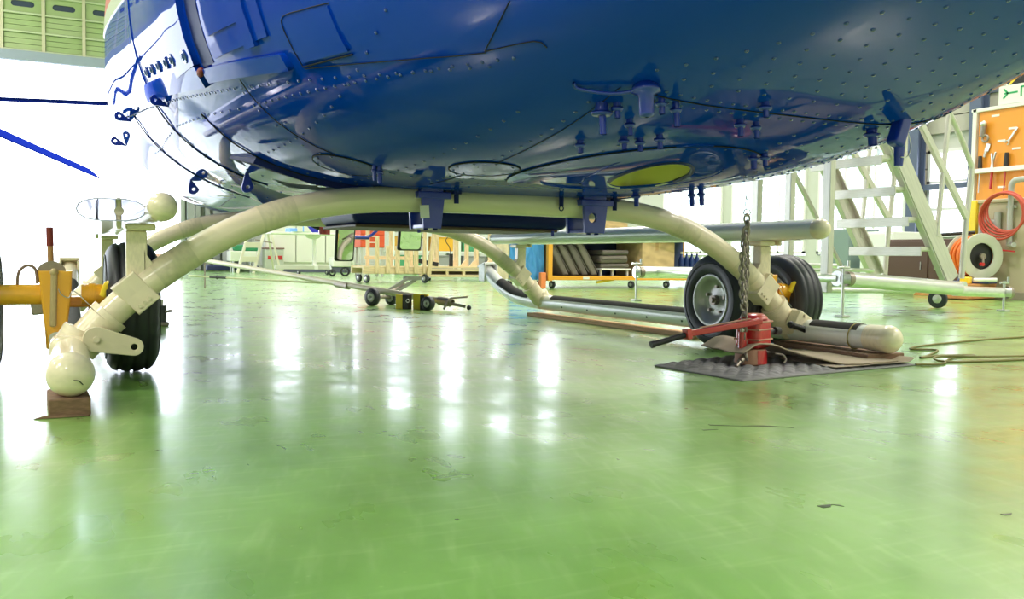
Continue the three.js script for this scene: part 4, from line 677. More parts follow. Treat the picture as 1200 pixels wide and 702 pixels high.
// ---------------------------------------------------------------- steps and workshop things on the right
function castor(parent, x, f, r, dir = 0.3) {
  const y = r, c = part(parent, 'castor', lathe([[r * 0.45, -0.018], [r * 0.92, -0.018], [r, -0.01], [r, 0.01], [r * 0.92, 0.018], [r * 0.45, 0.018], [r * 0.45, -0.018]], [x, y, f], [Math.cos(dir), 0, Math.sin(dir)], 24), MT.rubber);
  part(c, 'castor_hub', lathe([[0, 0.02], [r * 0.48, 0.019], [r * 0.48, -0.019], [0, -0.02]], [x, y, f], [Math.cos(dir), 0, Math.sin(dir)], 16), MT.rim);
  part(c, 'castor_fork', [box(0.03, r * 1.1, 0.006, [x + 0.025 * Math.sin(dir), y + r * 0.45, f - 0.025 * Math.cos(dir)], [0, dir, 0]), box(0.06, 0.008, 0.06, [x, 2 * r + 0.012, f])], MT.steel);
}
{
  const t = thing('rolling_steps', 'silver wheeled access steps with handrails standing right of the helicopter', 'steps', [5.5, 0, 4.8]);
  const W = std([0.64, 0.61, 0.55], 0.35, 0.4, { map: grime }), F0 = 4.38, F1 = 5.08, sl = (y) => 5.93 - (y - 0.26) * 0.69;
  for (const f of [F0, F1]) {
    part(t, 'stringer', [bar([sl(0.24), 0.24, f], [sl(2.0), 2.0, f], 0.022, 0.12), bar([sl(0.24) - 0.055, 0.205, f + (f < 4.7 ? 0.02 : -0.02)], [sl(2.0) - 0.055, 1.965, f + (f < 4.7 ? 0.02 : -0.02)], 0.05, 0.012), bar([sl(0.24) + 0.055, 0.275, f + (f < 4.7 ? 0.02 : -0.02)], [sl(2.0) + 0.055, 2.035, f + (f < 4.7 ? 0.02 : -0.02)], 0.05, 0.012)], W);
    part(t, 'handrail', tube([[sl(2.2) + 0.55, 2.25, f], [5.84, 1.48, f], [6.09, 1.14, f], [6.115, 1.05, f], [6.07, 0.6, f], [6.05, 0.25, f]], 0.021, 60, 12), W);
    part(t, 'mid_rail', bar([5.2, 1.785, f], [6.08, 0.71, f], 0.034, 0.05, 0.006), W);
    part(t, 'rail_post', bar([5.84, 1.47, f], [5.75, 0.56, f], 0.03, 0.03, 0.006), W);
    part(t, 'rail_post', bar([5.39, 1.5, f], [5.36, 1.1, f], 0.03, 0.03, 0.006), W);
    part(t, 'platform_post', box(0.05, 1.86, 0.07, [4.64, 1.08, f], [0, 0, 0], 0.006), W);
    if (f > 4.7) part(t, 'brace', bar([4.66, 1.45, f + (f < 4.7 ? 0.04 : -0.04)], [5.5, 0.32, f + (f < 4.7 ? 0.04 : -0.04)], 0.03, 0.03, 0.004), W);
  }
  part(t, 'platform_post', box(0.05, 1.86, 0.06, [4.64, 1.08, 4.74], [0, 0, 0], 0.006), W);
  for (let k = 0; k < 8; k++) { const y = 0.47 + k * 0.215, x = sl(y) - 0.08; const s = part(t, 'step', [box(0.2, 0.028, F1 - F0 - 0.03, [x, y, (F0 + F1) / 2], [0, 0, 0], 0.004)], W); part(s, 'step_rib', box(0.012, 0.05, F1 - F0 - 0.03, [x - 0.095, y - 0.03, (F0 + F1) / 2], [0, 0, 0], 0.003), W); part(s, 'step_nosing', box(0.02, 0.034, F1 - F0 - 0.03, [x + 0.1, y - 0.002, (F0 + F1) / 2], [0, 0, 0], 0.006), W); }
  part(t, 'platform', box(0.75, 0.05, 0.8, [4.3, 2.03, 4.73], [0, 0, 0], 0.01), W);
  const P = (a, b, r) => part(t, 'base_pipe', rod(a, b, r, r, 24), MT.alu);
  P([4.6, 0.252, 4.25], [5.86, 0.178, 4.27], 0.052); P([5.82, 0.162, 4.27], [6.42, 0.145, 4.29], 0.038); P([4.75, 0.16, 4.6], [5.8, 0.15, 4.6], 0.022);
  P([4.4, 0.248, 6.3], [6.2, 0.24, 6.35], 0.052); P([4.62, 0.25, 4.25], [4.62, 0.25, 6.3], 0.03); P([5.98, 0.2, 4.3], [5.98, 0.2, 6.3], 0.03); P([4.8, 0.33, 5.3], [5.75, 0.33, 5.3], 0.02); P([4.8, 0.37, 5.9], [5.85, 0.37, 5.9], 0.02); P([4.8, 0.3, 4.9], [5.7, 0.3, 4.9], 0.014);
  for (const [x, f, h] of [[4.53, 4.13, 0.252], [6.43, 4.29, 0.145], [4.4, 6.29, 0.248]]) {
    part(t, 'pipe_cap', rod([x - 0.02, h, f - 0.02], [x + 0.01, h, f - 0.05], 0.032, 0.032, 20), MT.rim);
    const j = part(t, 'levelling_jack', rod([x, 0.01, f], [x, h + 0.09, f], 0.009), MT.steel);
    part(j, 'foot_pad', box(0.07, 0.014, 0.07, [x, 0.007, f], [0, 0, 0], 0.003), MT.rim); part(j, 'crank', [rod([x - 0.05, h + 0.075, f], [x + 0.05, h + 0.075, f], 0.009), rod([x + 0.045, h + 0.07, f], [x + 0.045, h + 0.12, f], 0.009)], MT.steel);
    part(j, 'jack_clamp', rod([x + 0.02, h, f], [x + 0.06, h, f], 0.05, 0.05, 20), MT.iron);
  }
  castor(t, 6.28, 4.75, 0.075); castor(t, 5.6, 6.2, 0.075); castor(t, 4.75, 5.9, 0.075);
}
{ // beige bench front with pipes, hose, reel, tool board, sign
  const beige = std([0.5, 0.43, 0.3], 0.6), t = thing('work_bench', 'beige panelled workbench with a yellow end post at the right edge', 'workbench', [9, 0, 5]);
  part(t, 'front_panel', box(0.05, 0.99, 2.5, [8.63, 0.505, 4.88], [0, 0, 0], 0.008), beige); part(t, 'bench_top', box(0.75, 0.04, 2.56, [8.96, 1.02, 4.88], [0, 0, 0], 0.01), beige); part(t, 'end_panel', box(0.7, 1.0, 0.04, [8.97, 0.5, 6.1], [0, 0, 0], 0.006), beige); part(t, 'end_panel', box(0.7, 1.0, 0.04, [8.97, 0.5, 3.66], [0, 0, 0], 0.006), beige);
  part(t, 'yellow_post', box(0.08, 0.62, 0.1, [8.6, 0.72, 6.11], [0, 0, 0], 0.008), MT.bright); part(t, 'skirting', box(0.04, 0.08, 2.5, [8.6, 0.04, 4.88], [0, 0, 0], 0.006), std([0.3, 0.26, 0.2], 0.7));
  const pvc = std([0.42, 0.42, 0.4], 0.45);
  const p = thing('grey_pipe', 'grey plastic water pipe with a red valve lever, mounted upright on the beige bench', 'pipe', [8.56, 0.5, 5.68]);
  part(p, 'upright', rod([8.56, 0.55, 5.68], [8.56, 1.18, 5.68], 0.028), pvc); part(p, 'elbow', tube([[8.56, 1.15, 5.68], [8.56, 1.2, 5.66], [8.56, 1.22, 5.6], [8.56, 1.22, 5.3]], 0.03, 20), pvc); each(p, 'pipe_clip', [0.7, 0.95].map((y) => box(0.03, 0.03, 0.1, [8.58, y, 5.68], [0, 0, 0], 0.004)), pvc); part(p, 'valve_body', rod([8.56, 0.56, 5.68], [8.52, 0.56, 5.6], 0.026), pvc); part(p, 'valve_lever', box(0.02, 0.016, 0.14, [8.52, 0.5, 5.66], [0.1, 0, 0], 0.004), MT.red);
  const p2 = thing('grey_pipe', 'short grey pipe elbow on the bench front above the cable reel', 'pipe', [8.57, 0.7, 5.95]);
  part(p2, 'elbow', tube([[8.57, 0.66, 6.0], [8.57, 0.74, 6.0], [8.57, 0.79, 5.99], [8.57, 0.8, 5.93], [8.57, 0.8, 5.84]], 0.026, 24), pvc); part(p2, 'tee', [rod([8.57, 0.7, 5.82], [8.57, 0.9, 5.82], 0.034)], pvc);
  const hs = thing('hose_coil', 'red hose coiled in loops over the grey pipe on the bench', 'hose', [8.5, 0.8, 5.7]);
  for (let k = 0; k < 5; k++) part(hs, 'hose_loop', flat((() => { const pts = []; for (let i = 0; i < 24; i++) { const a = i / 24 * 6.283, r = 0.21 + 0.012 * Math.sin(a * 2 + k) + k * 0.007; pts.push([8.5 - k * 0.008 + 0.01 * Math.sin(a + k), 0.9 - k * 0.012 + r * Math.sin(a) * (0.95), 5.68 + k * 0.01 + r * Math.cos(a)]); } return new THREE.TubeGeometry(curve(pts, true), 60, 0.011, 8, true); })()), std([0.5, 0.07, 0.04], 0.5));
  // reel
  const rl = thing('cable_reel', 'grey flanged reel wound with orange hose, standing before the beige bench', 'reel', [8.3, 0.12, 5.9]);
  const ax = nrm([-0.33, 0, -0.945]), c = [8.28, 0.44, 5.78], grey = std([0.5, 0.5, 0.42], 0.45);
  part(rl, 'flange', lathe([[0.135, -0.01], [0.23, -0.01], [0.235, 0], [0.23, 0.01], [0.135, 0.01], [0.135, -0.01]], c, ax, 48), grey); part(rl, 'flange', lathe([[0.02, -0.01], [0.23, -0.01], [0.235, 0], [0.23, 0.01], [0.02, 0.01]], addS(c, ax, -0.24), ax, 48), grey);
  const wind = []; for (let k = 0; k < 10; k++) wind.push(part(rl, 'hose_turn', ring(0.185 + 0.012 * Math.sin(k * 2.3), 0.016, addS(c, ax, -0.025 - k * 0.021), [ax[0] + 0.03 * Math.sin(k * 3), 0.02 * Math.cos(k), ax[2]], 40, 8), std([0.75, 0.16, 0.02], 0.5)));
  part(rl, 'drum', rod(addS(c, ax, -0.24), addS(c, ax, -0.03), 0.14, 0.14, 28), MT.black); part(rl, 'hub', [rod(addS(c, ax, 0), addS(c, ax, 0.03), 0.03, 0.03, 16), rod(addS(c, ax, 0.02), addS([c[0], c[1] - 0.08, c[2]], ax, 0.03), 0.012)], MT.iron); part(rl, 'crank_handle', rod(addS([c[0] - 0.03, c[1] - 0.08, c[2]], ax, 0.02), addS([c[0] - 0.03, c[1] - 0.08, c[2]], ax, 0.06), 0.018), MT.red);
  part(rl, 'reel_stand', [box(0.3, 0.025, 0.34, [8.36, 0.175, 5.9], [0, 0.35, 0], 0.005), bar([8.18, 0.18, 5.95], addS(c, ax, -0.25), 0.03, 0.02), bar([8.5, 0.18, 5.9], addS(c, ax, -0.25), 0.03, 0.02)], std([0.05, 0.08, 0.2], 0.5)); part(rl, 'frame_bar', rod([8.12, 0.66, 6.2], [8.4, 0.69, 5.95], 0.018), MT.black);
  const crate = thing('wooden_crate', 'low reddish wooden crate under the cable reel', 'crate', [8.24, 0, 5.95]);
  for (let k = 0; k < 4; k++) part(crate, 'board', box(0.62, 0.02, 0.1, [8.24, 0.15, 5.78 + k * 0.112], [0, 0.2, 0], 0.003), std(0xffffff, 0.7, 0, { map: T.pine, color: new THREE.Color(0.9, 0.5, 0.3) })); part(crate, 'crate_side', box(0.6, 0.13, 0.4, [8.24, 0.075, 5.95], [0, 0.2, 0], 0.004), std(0xffffff, 0.7, 0, { map: T.pine, color: new THREE.Color(0.8, 0.42, 0.25) }));
  const bx = thing('power_tool', 'yellow and white hand tool lying on the crate in front of the reel', 'tool', [8.0, 0.16, 5.85]); part(bx, 'tool_body', box(0.13, 0.07, 0.09, [8.08, 0.195, 5.8], [0, 0.4, 0], 0.015), MT.bright); part(bx, 'tool_head', rod([8.14, 0.2, 5.76], [8.3, 0.205, 5.62], 0.02), MT.white);
  // tool board
  const org = phy([0.85, 0.32, 0.03], 0.4), bd = thing('tool_board', 'orange wooden tool board in a white frame standing on the workbench', 'tool board', [9.02, 1.04, 5.5]);
  part(bd, 'board', box(0.03, 1.0, 1.55, [9.04, 1.54, 5.62], [0, 0, 0], 0.004), org); part(bd, 'frame_side', box(0.05, 1.04, 0.05, [9.02, 1.56, 6.43], [0, 0, 0], 0.006), MT.white); part(bd, 'frame_top', box(0.05, 0.04, 1.7, [9.02, 2.06, 5.62], [0, 0, 0], 0.006), MT.white); part(bd, 'frame_side', box(0.05, 1.04, 0.05, [9.02, 1.56, 4.8], [0, 0, 0], 0.006), MT.white);
  part(bd, 'tool_ledge', box(0.09, 0.05, 1.66, [8.98, 1.385, 5.62], [0, 0, 0], 0.005), MT.white); for (const [y, f] of [[1.98, 6.2], [1.82, 6.0], [1.7, 6.12], [1.6, 5.95], [1.2, 6.1]]) part(bd, 'label_strip', box(0.004, 0.022, 0.09, [9.022, y, f]), MT.white);
  const tool = (f, y, n, lab, build) => { const q = thing(n, lab, 'tool', [8.97, y, f]); build(q); };
  tool(6.3, 1.45, 'screwdriver', 'black-handled screwdriver at the left end of the tool ledge', (q) => { part(q, 'grip', rod([8.98, 1.42, 6.33], [8.99, 1.55, 6.34], 0.024, 0.02, 10), MT.black); part(q, 'shaft', rod([8.98, 1.42, 6.33], [8.97, 1.15, 6.33], 0.007), MT.steel); });
  tool(6.18, 1.45, 'pliers', 'silver pliers stuck in the tool ledge, second from the left', (q) => { part(q, 'pliers_arm', bar([8.98, 1.4, 6.2], [8.98, 1.58, 6.15], 0.02, 0.02, 0.006), MT.steel); part(q, 'pliers_arm', bar([8.97, 1.4, 6.17], [8.97, 1.57, 6.19], 0.02, 0.02, 0.006), MT.steel); part(q, 'pliers_grip', bar([8.98, 1.4, 6.185], [8.97, 1.18, 6.19], 0.03, 0.02, 0.006), MT.red); });
  tool(6.02, 1.45, 'screwdriver', 'black screwdriver with a red shaft, third tool along the ledge', (q) => { part(q, 'grip', rod([8.98, 1.42, 6.03], [8.99, 1.56, 6.03], 0.026, 0.022, 10), MT.black); part(q, 'shaft', rod([8.98, 1.42, 6.03], [8.97, 1.1, 6.04], 0.008), MT.red); });
  tool(6.32, 1.8, 'hand_drill', 'dark hand tool hung at the upper left of the tool board', (q) => { part(q, 'tool_body', [rod([8.98, 1.76, 6.32], [8.98, 1.9, 6.3], 0.03), ring(0.035, 0.012, [8.98, 1.74, 6.28], [1, 0, 0])], MT.iron); part(q, 'tool_cap', ball(0.034, [8.97, 1.9, 6.3]), MT.steel); });
  tool(6.28, 1.62, 'scraper', 'small pale scraper hung below the dark hand tool', (q) => { part(q, 'blade', box(0.008, 0.09, 0.05, [9.01, 1.64, 6.27], [0.3, 0, 0], 0.003), MT.steel); part(q, 'grip', box(0.02, 0.07, 0.025, [9.0, 1.57, 6.29], [0.3, 0, 0], 0.005), MT.rim); });
  tool(5.98, 1.75, 'wrench', 'silver spanner hung slanting on the orange board near its right edge', (q) => { part(q, 'shank', bar([9.0, 1.68, 6.03], [9.0, 1.82, 5.93], 0.012, 0.024, 0.004), MT.steel); part(q, 'jaw', ring(0.022, 0.008, [9.0, 1.67, 6.04], [1, 0, 0], 20, 8, 4.6), MT.steel); });
  // sign and hazard post
  const sg = thing('exit_sign', 'white sign with a green arrow pointing left, above the orange tool board', 'sign', [9.0, 2.08, 5.9]);
  part(sg, 'sign_panel', box(0.03, 0.2, 0.7, [9.03, 2.185, 5.82], [0, 0, 0], 0.004), MT.white);
  const gr = std([0.02, 0.36, 0.12], 0.5), bx2 = (w, h, y, f, a = 0) => box(0.004, h, w, [9.013, y, f], [a, 0, 0]);
  part(sg, 'arrow', [bx2(0.15, 0.018, 2.2, 6.03), bx2(0.08, 0.018, 2.222, 6.085, 0.8), bx2(0.08, 0.018, 2.178, 6.085, -0.8)], gr, 'green arrow');
  part(sg, 'letter', [bx2(0.018, 0.11, 2.2, 5.915), bx2(0.06, 0.018, 2.247, 5.888)], gr);
  const hz = thing('hazard_post', 'yellow and black striped post above the green arrow sign', 'post', [9.1, 2.28, 5.98]);
  const core = part(hz, 'post', box(0.08, 0.9, 0.17, [9.08, 2.74, 5.99], [0, 0, 0], 0.004), MT.black);
  for (let k = 0; k < 4; k++) part(hz, 'yellow_stripe', plate([[-0.082, 0], [0.082, 0.13], [0.082, 0.23], [-0.082, 0.1]].map(([a, b]) => [a, b]), [9.038, 2.28 + k * 0.205, 5.99], [0, 0, -1], [0, 1, 0], 0.004), MT.bright); part(hz, 'edge_strip', box(0.01, 0.9, 0.02, [9.035, 2.74, 6.09]), MT.white);
  // cabinets and boxes behind the steps
  const cab = (n, lab, cat, x0, x1, y0, y1, f0, f1, m, doors = 2) => { const q = thing(n, lab, cat, [(x0 + x1) / 2, y0, (f0 + f1) / 2]); part(q, 'carcass', box(x1 - x0, y1 - y0, f1 - f0, [(x0 + x1) / 2, (y0 + y1) / 2, (f0 + f1) / 2], [0, 0, 0], 0.012), m); for (let k = 0; k < doors; k++) { const w = (f1 - f0) / doors, d = part(q, 'door', box(0.02, y1 - y0 - 0.06, w - 0.02, [x0 - 0.008, (y0 + y1) / 2, f0 + w * (k + 0.5)], [0, 0, 0], 0.004), m); part(d, 'handle', box(0.02, 0.1, 0.012, [x0 - 0.025, (y0 + y1) / 2, f0 + w * (k + 0.5) + (k ? -1 : 1) * w * 0.35], [0, 0, 0], 0.004), MT.steel); } return q; };
  cab('brown_cabinet', 'dark brown cabinet seen behind the lower steps', 'cabinet', 9.4, 10.0, 0, 0.66, 6.6, 7.9, std([0.09, 0.045, 0.035], 0.5));
  cab('storage_box', 'teal-grey storage box against the far wall behind the steps', 'box', 10.2, 10.8, 0, 0.85, 9.2, 9.7, std([0.2, 0.27, 0.26], 0.6), 1);
  cab('storage_box', 'white storage box between the teal box and the brown cabinet', 'box', 10.2, 10.8, 0, 0.8, 8.45, 9.0, std([0.75, 0.76, 0.74], 0.5), 1);
  single('orange_timber', box(0.7, 0.1, 0.25, [8.9, 0.05, 6.75], [0, 0.3, 0], 0.006), std(0xffffff, 0.7, 0, { map: T.pine, color: new THREE.Color(1, 0.55, 0.35) }), 'orange wooden beam lying on the floor behind the steps', 'timber');
}
// ---------------------------------------------------------------- racks, carts and workshop things straight ahead
{
  const t = thing('storage_rack', 'orange-yellow framed rack on castors holding brown seat cushions', 'rack', [6.1, 0, 9.4]);
  const oy = std([0.8, 0.36, 0.03], 0.5), x0 = 5.05, x1 = 7.6, f0 = 9, f1 = 9.8;
  for (const x of [x0, x1]) for (const f of [f0, f1]) part(t, 'post', box(0.06, 0.56, 0.06, [x, 0.37, f], [0, 0, 0], 0.006), oy);
  for (const y of [0.125, 0.62]) { for (const f of [f0, f1]) part(t, 'rail', box(x1 - x0, 0.05, 0.04, [(x0 + x1) / 2, y, f], [0, 0, 0], 0.005), oy); part(t, 'shelf_board', box(x1 - x0 - 0.05, 0.02, f1 - f0, [(x0 + x1) / 2, y + 0.015, (f0 + f1) / 2], [0, 0, 0], 0.003), std([0.16, 0.11, 0.08], 0.7)); }
  part(t, 'back_panel', box(x1 - x0, 0.46, 0.015, [(x0 + x1) / 2, 0.38, f1 - 0.03]), std([0.03, 0.05, 0.16], 0.6)); part(t, 'label_plate', box(0.09, 0.03, 0.004, [5.55, 0.125, f0 - 0.022]), MT.white); part(t, 'yellow_hook', box(0.25, 0.03, 0.02, [5.85, 0.09, f0 + 0.02], [0, 0, 0.15], 0.005), MT.bright);
  castor(t, 5.12, 9.05, 0.045); castor(t, 6.24, 9.03, 0.045); castor(t, 6.78, 9.03, 0.045);
  const cu = [[0.145, 0.125, 0.105], [0.16, 0.14, 0.115], [0.125, 0.11, 0.095]].map((c) => std(c, 0.9));
  const cushion = (x, tilt, h, w, lab, k) => { const q = thing('seat_cushion', lab, 'cushion', [x, 0.15, 9.25]); part(q, 'pad', plate([[-0.05, 0], [0.05, 0], [0.065, h * 0.4], [0.05, h * 0.85], [0.02, h], [-0.04, h * 0.97], [-0.055, h * 0.5]].map(([a, b]) => [a * w * 0.45 - tilt * b, b]), [x, 0.175, 9.3], [1, 0, 0], [0, 1, 0], 0.5, [], 0.02), cu[k % 3]); part(q, 'piping', tube([[0.045, 0.02], [0.05 - tilt * h * 0.4, h * 0.4], [0.045 - tilt * h * 0.85, h * 0.85], [0.03 - tilt * h, h]].map(([a, b]) => [x + a, 0.175 + b, 9.05]), 0.006, 20), cu[2]); };
cushion(5.31, 0.62, 0.36, 1, 'brown seat cushion leaning at the far left inside the rack', 0); cushion(5.445, 0.62, 0.33, 1.1, 'brown seat cushion leaning second from left in the rack', 1); cushion(5.58, 0.62, 0.34, 1, 'dark seat cushion leaning third from left in the rack', 2); cushion(5.715, 0.62, 0.36, 1.1, 'thick seat cushion leaning fourth from left, next to the flat stack', 1);
  const flatc = (y, h, lab, k, dx) => { const q = thing('seat_cushion', lab, 'cushion', [6.05, y, 9.3]); part(q, 'pad', box(0.4, h, 0.52, [6.0 + dx, y + h / 2, 9.3], [0, 0.06 * (k - 1), 0.02], h * 0.35), cu[k]); part(q, 'seam', tube([[5.82 + dx, y + h * 0.5, 9.035], [6.0 + dx, y + h * 0.52, 9.033], [6.18 + dx, y + h * 0.5, 9.035]], 0.005, 12), cu[2]); };
  flatc(0.245, 0.055, 'thin flat cushion at the bottom of the stack in the rack', 0, 0.02); flatc(0.305, 0.1, 'thick flat cushion on top of the stack in the rack', 1, 0.0); flatc(0.41, 0.06, 'folded brown pad on the very top of the cushion stack', 2, 0.0);
  const tr = thing('white_tray', 'white shelf tray under the flat stack of cushions', 'tray', [6.02, 0.14, 9.25]); part(tr, 'tray', box(0.44, 0.022, 0.5, [6.02, 0.232, 9.28], [0, 0, 0], 0.005), MT.white); each(tr, 'leg', [5.83, 6.0, 6.22].map((x) => box(0.025, 0.085, 0.03, [x, 0.18, 9.1])), MT.white);
  const cb = thing('cardboard_box', 'large tan cardboard box at the right end of the rack', 'box', [6.62, 0.15, 9.3]); part(cb, 'carton', box(0.55, 0.43, 0.5, [6.62, 0.365, 9.28], [0, 0.12, 0], 0.004), MT.card); part(cb, 'flap', box(0.24, 0.005, 0.48, [6.5, 0.585, 9.28], [0, 0.12, 0.12]), MT.card); part(cb, 'tape', box(0.05, 0.11, 0.004, [6.62, 0.53, 9.028], [0, 0.12, 0]), std([0.4, 0.24, 0.1], 0.5));
  const cb2 = thing('cardboard_box', 'brown cardboard box lying on the upper shelf of the rack', 'box', [5.9, 0.65, 9.3]); part(cb2, 'carton', box(0.5, 0.24, 0.45, [5.95, 0.767, 9.3], [0, 0.05, 0], 0.004), MT.card); part(cb2, 'tape', box(0.5, 0.003, 0.05, [5.95, 0.889, 9.3], [0, 0.05, 0]), std([0.45, 0.28, 0.12], 0.5));
  for (let k = 0; k < 4; k++) { const q = thing('blue_bottle', ['dark blue bottle, first of the row right of the cardboard box', 'dark blue bottle, second of the row right of the cardboard box', 'dark blue bottle, third of the row right of the cardboard box', 'dark blue bottle, last of the row right of the cardboard box'][k], 'bottle', [7.14 + k * 0.085, 0.15, 9.2], 'blue bottles in the rack'); const x = 7.14 + k * 0.085; part(q, 'bottle', lathe([[0, 0], [0.036, 0.004], [0.037, 0.2], [0.03, 0.24], [0.014, 0.26], [0.014, 0.29], [0, 0.29]], [x, 0.15, 9.2], [0, 1, 0], 20), phy([0.02, 0.05, 0.25], 0.2)); part(q, 'cap', rod([x, 0.438, 9.2], [x, 0.468, 9.2], 0.017), MT.white); }
  // blue tarpaulin over boxes, left of the rack
  const tp = thing('covered_crate', 'crate covered with a creased bright blue tarpaulin left of the rack', 'tarpaulin', [4.82, 0, 9.25]);
  const ps = [], us = [], id = [], nu = 60, nv = 30; for (let j = 0; j <= nv; j++) for (let i = 0; i <= nu; i++) { const u = i / nu, v = j / nv, x = 4.58 + u * 0.45, y = 0.1 + v * 0.8, w = 0.012 * Math.sin(u * 24 + 3 * fbm(u * 3, v * 2, 2)) * (1 - v * 0.5) + 0.01 * fbm(u * 5, v * 5, 2); ps.push(x, y, -(9.1 + w + v * 0.03)); us.push(u, v); } for (let j = 0; j < nv; j++) for (let i = 0; i < nu; i++) { const a = j * (nu + 1) + i; id.push(a, a + 1, a + nu + 1, a + 1, a + nu + 2, a + nu + 1); }
  const tg = new THREE.BufferGeometry(); tg.setAttribute('position', new THREE.Float32BufferAttribute(ps, 3)); tg.setAttribute('uv', new THREE.Float32BufferAttribute(us, 2)); tg.setIndex(id); tg.computeVertexNormals(); const blue = std([0.06, 0.28, 0.62], 0.5, 0, { side: THREE.DoubleSide });
  part(tp, 'tarpaulin', [flat(tg), box(0.45, 0.01, 0.45, [4.805, 0.9, 9.34])], blue); part(tp, 'crate', box(0.43, 0.78, 0.4, [4.805, 0.49, 9.36], [0, 0, 0], 0.01), MT.pine); for (const x of [4.62, 5.0]) castor(tp, x, 9.2, 0.045);
  single('orange_block', box(0.07, 0.19, 0.06, [4.96, 0.095, 9.0], [0, 0, 0], 0.01), std([0.85, 0.25, 0.08], 0.6), 'small orange block against the lower left corner of the rack', 'block');
}
{ // two pale wooden carts
  const pm = MT.pine;
  const t = thing('timber_cart', 'pale wooden slatted cart on castors with an open upright frame, left of the taller cart', 'cart', [3.9, 0, 11.2]);
  part(t, 'bottom_rail', box(0.95, 0.1, 0.04, [3.87, 0.17, 11], [0, 0, 0], 0.004), pm); part(t, 'bottom_rail', box(0.95, 0.1, 0.04, [3.87, 0.17, 11.5], [0, 0, 0], 0.004), pm); part(t, 'deck', box(0.93, 0.02, 0.5, [3.87, 0.205, 11.25]), pm);
  for (const [x, h, w] of [[3.58, 0.48, 0.05], [3.73, 0.36, 0.06], [3.86, 0.36, 0.06], [3.99, 0.36, 0.06], [4.12, 0.75, 0.06], [4.24, 0.75, 0.045]]) part(t, 'slat', box(w, h, 0.025, [x, 0.13 + h / 2, 10.965], [0, 0, 0], 0.003), pm);
  part(t, 'leaning_post', bar([4.29, 0.11, 10.94], [4.4, 0.95, 10.94], 0.05, 0.04, 0.004), pm); for (const [x, h] of [[3.62, 0.8], [3.95, 0.6], [4.25, 0.8]]) part(t, 'slat', box(0.05, h, 0.025, [x, 0.13 + h / 2, 11.5], [0, 0, 0], 0.003), pm); part(t, 'cross_rail', box(0.7, 0.05, 0.03, [3.92, 0.33, 11.5], [0, 0, 0], 0.003), pm);
  castor(t, 3.47, 11.05, 0.055); castor(t, 4.26, 11.0, 0.06); castor(t, 3.5, 11.5, 0.055);
  const t2 = thing('timber_cart', 'long pale wooden cart with tall posts and triangular braces, right of the slatted cart', 'cart', [5.4, 0, 12.2]);
  part(t2, 'deck', box(1.5, 0.03, 0.6, [5.3, 0.2, 12.25]), pm); part(t2, 'bottom_rail', box(1.5, 0.035, 0.04, [5.3, 0.16, 11.97], [0, 0, 0], 0.003), pm); part(t2, 'bottom_rail', box(1.5, 0.035, 0.04, [5.3, 0.075, 11.97], [0, 0, 0], 0.003), pm);
  for (const x of [4.6, 4.98, 5.25, 5.6, 6.0]) part(t2, 'spacer', box(0.04, 0.09, 0.05, [x, 0.118, 11.97], [0, 0, 0], 0.003), pm); part(t2, 'under_panel', box(1.45, 0.07, 0.02, [5.3, 0.118, 12.05]), std([0.1, 0.07, 0.05], 0.7));
  for (const [x, w] of [[4.9, 0.07], [5.22, 0.07], [5.4, 0.05], [5.56, 0.06], [5.8, 0.06], [6.0, 0.06]]) { part(t2, 'post', box(w, 0.8, 0.06, [x, 0.6, 12.2], [0, 0, 0], 0.003), pm); part(t2, 'gusset', plate([[0, 0], [-0.11, 0], [0, 0.12]], [x - w / 2, 0.215, 12.15], [1, 0, 0], [0, 1, 0], 0.03), pm); }
  castor(t2, 4.75, 12.1, 0.03); castor(t2, 5.95, 12.1, 0.03);
  single('black_cylinder', [rod([5.06, 0.215, 12.0], [5.06, 0.4, 12.0], 0.03, 0.03, 16)], MT.black, 'black cylinder standing on the long timber cart between its posts', 'cylinder');
  single('black_cable', tube([[5.06, 0.4, 12.02], [5.04, 0.5, 12.02], [4.98, 0.6, 12.02], [5.05, 0.7, 12.02], [4.96, 0.78, 12.02]], 0.006, 30), MT.black, 'thin black cable rising from the black cylinder on the cart', 'cable');
  single('dark_board', bar([4.5, 0.3, 12.0], [4.85, 0.24, 12.0], 0.05, 0.06, 0.005), MT.black, 'dark board lying at the left end of the long timber cart', 'board');
  // shelving behind
  const sh = thing('steel_shelving', 'white steel shelving against the far wall behind the long timber cart', 'shelving', [6.5, 0, 16.5]); const ws = std([0.72, 0.73, 0.7], 0.5);
  for (let k = 0; k < 6; k++) for (const f of [16.2, 16.8]) part(sh, 'upright', box(0.06, 2, 0.06, [5.6 + k * 0.7, 1, f]), ws); for (const y of [0.08, 0.45, 0.85, 1.25]) part(sh, 'shelf', box(3.6, 0.03, 0.64, [7.35, y, 16.5]), ws);
  const items = [['green', [0.06, 0.3, 0.14]], ['yellow', [0.8, 0.42, 0.03]], ['white', [0.75, 0.75, 0.72]], ['grey', [0.3, 0.3, 0.3]]];
  let k = 0; for (const [y, row] of [[0.095, 'bottom'], [0.465, 'second'], [0.865, 'third']]) for (const x of [5.95, 6.65, 7.35, 8.05, 8.75]) { const [c, col] = items[(k * 7 + (k >> 1)) % 4]; const q = thing('storage_bin', c + ' storage bin on the ' + row + ' shelf of the far shelving, number ' + ['one', 'two', 'three', 'four', 'five'][k % 5] + ' from the left', 'bin', [x, y, 16.45]); part(q, 'bin', box(0.5, 0.26, 0.45, [x, y + 0.13, 16.45], [0, 0, 0], 0.015), std(col, 0.5)); part(q, 'bin_lid', box(0.53, 0.03, 0.48, [x, y + 0.27, 16.45], [0, 0, 0], 0.008), std(col.map((v) => v * 0.8), 0.5)); k++; }
}
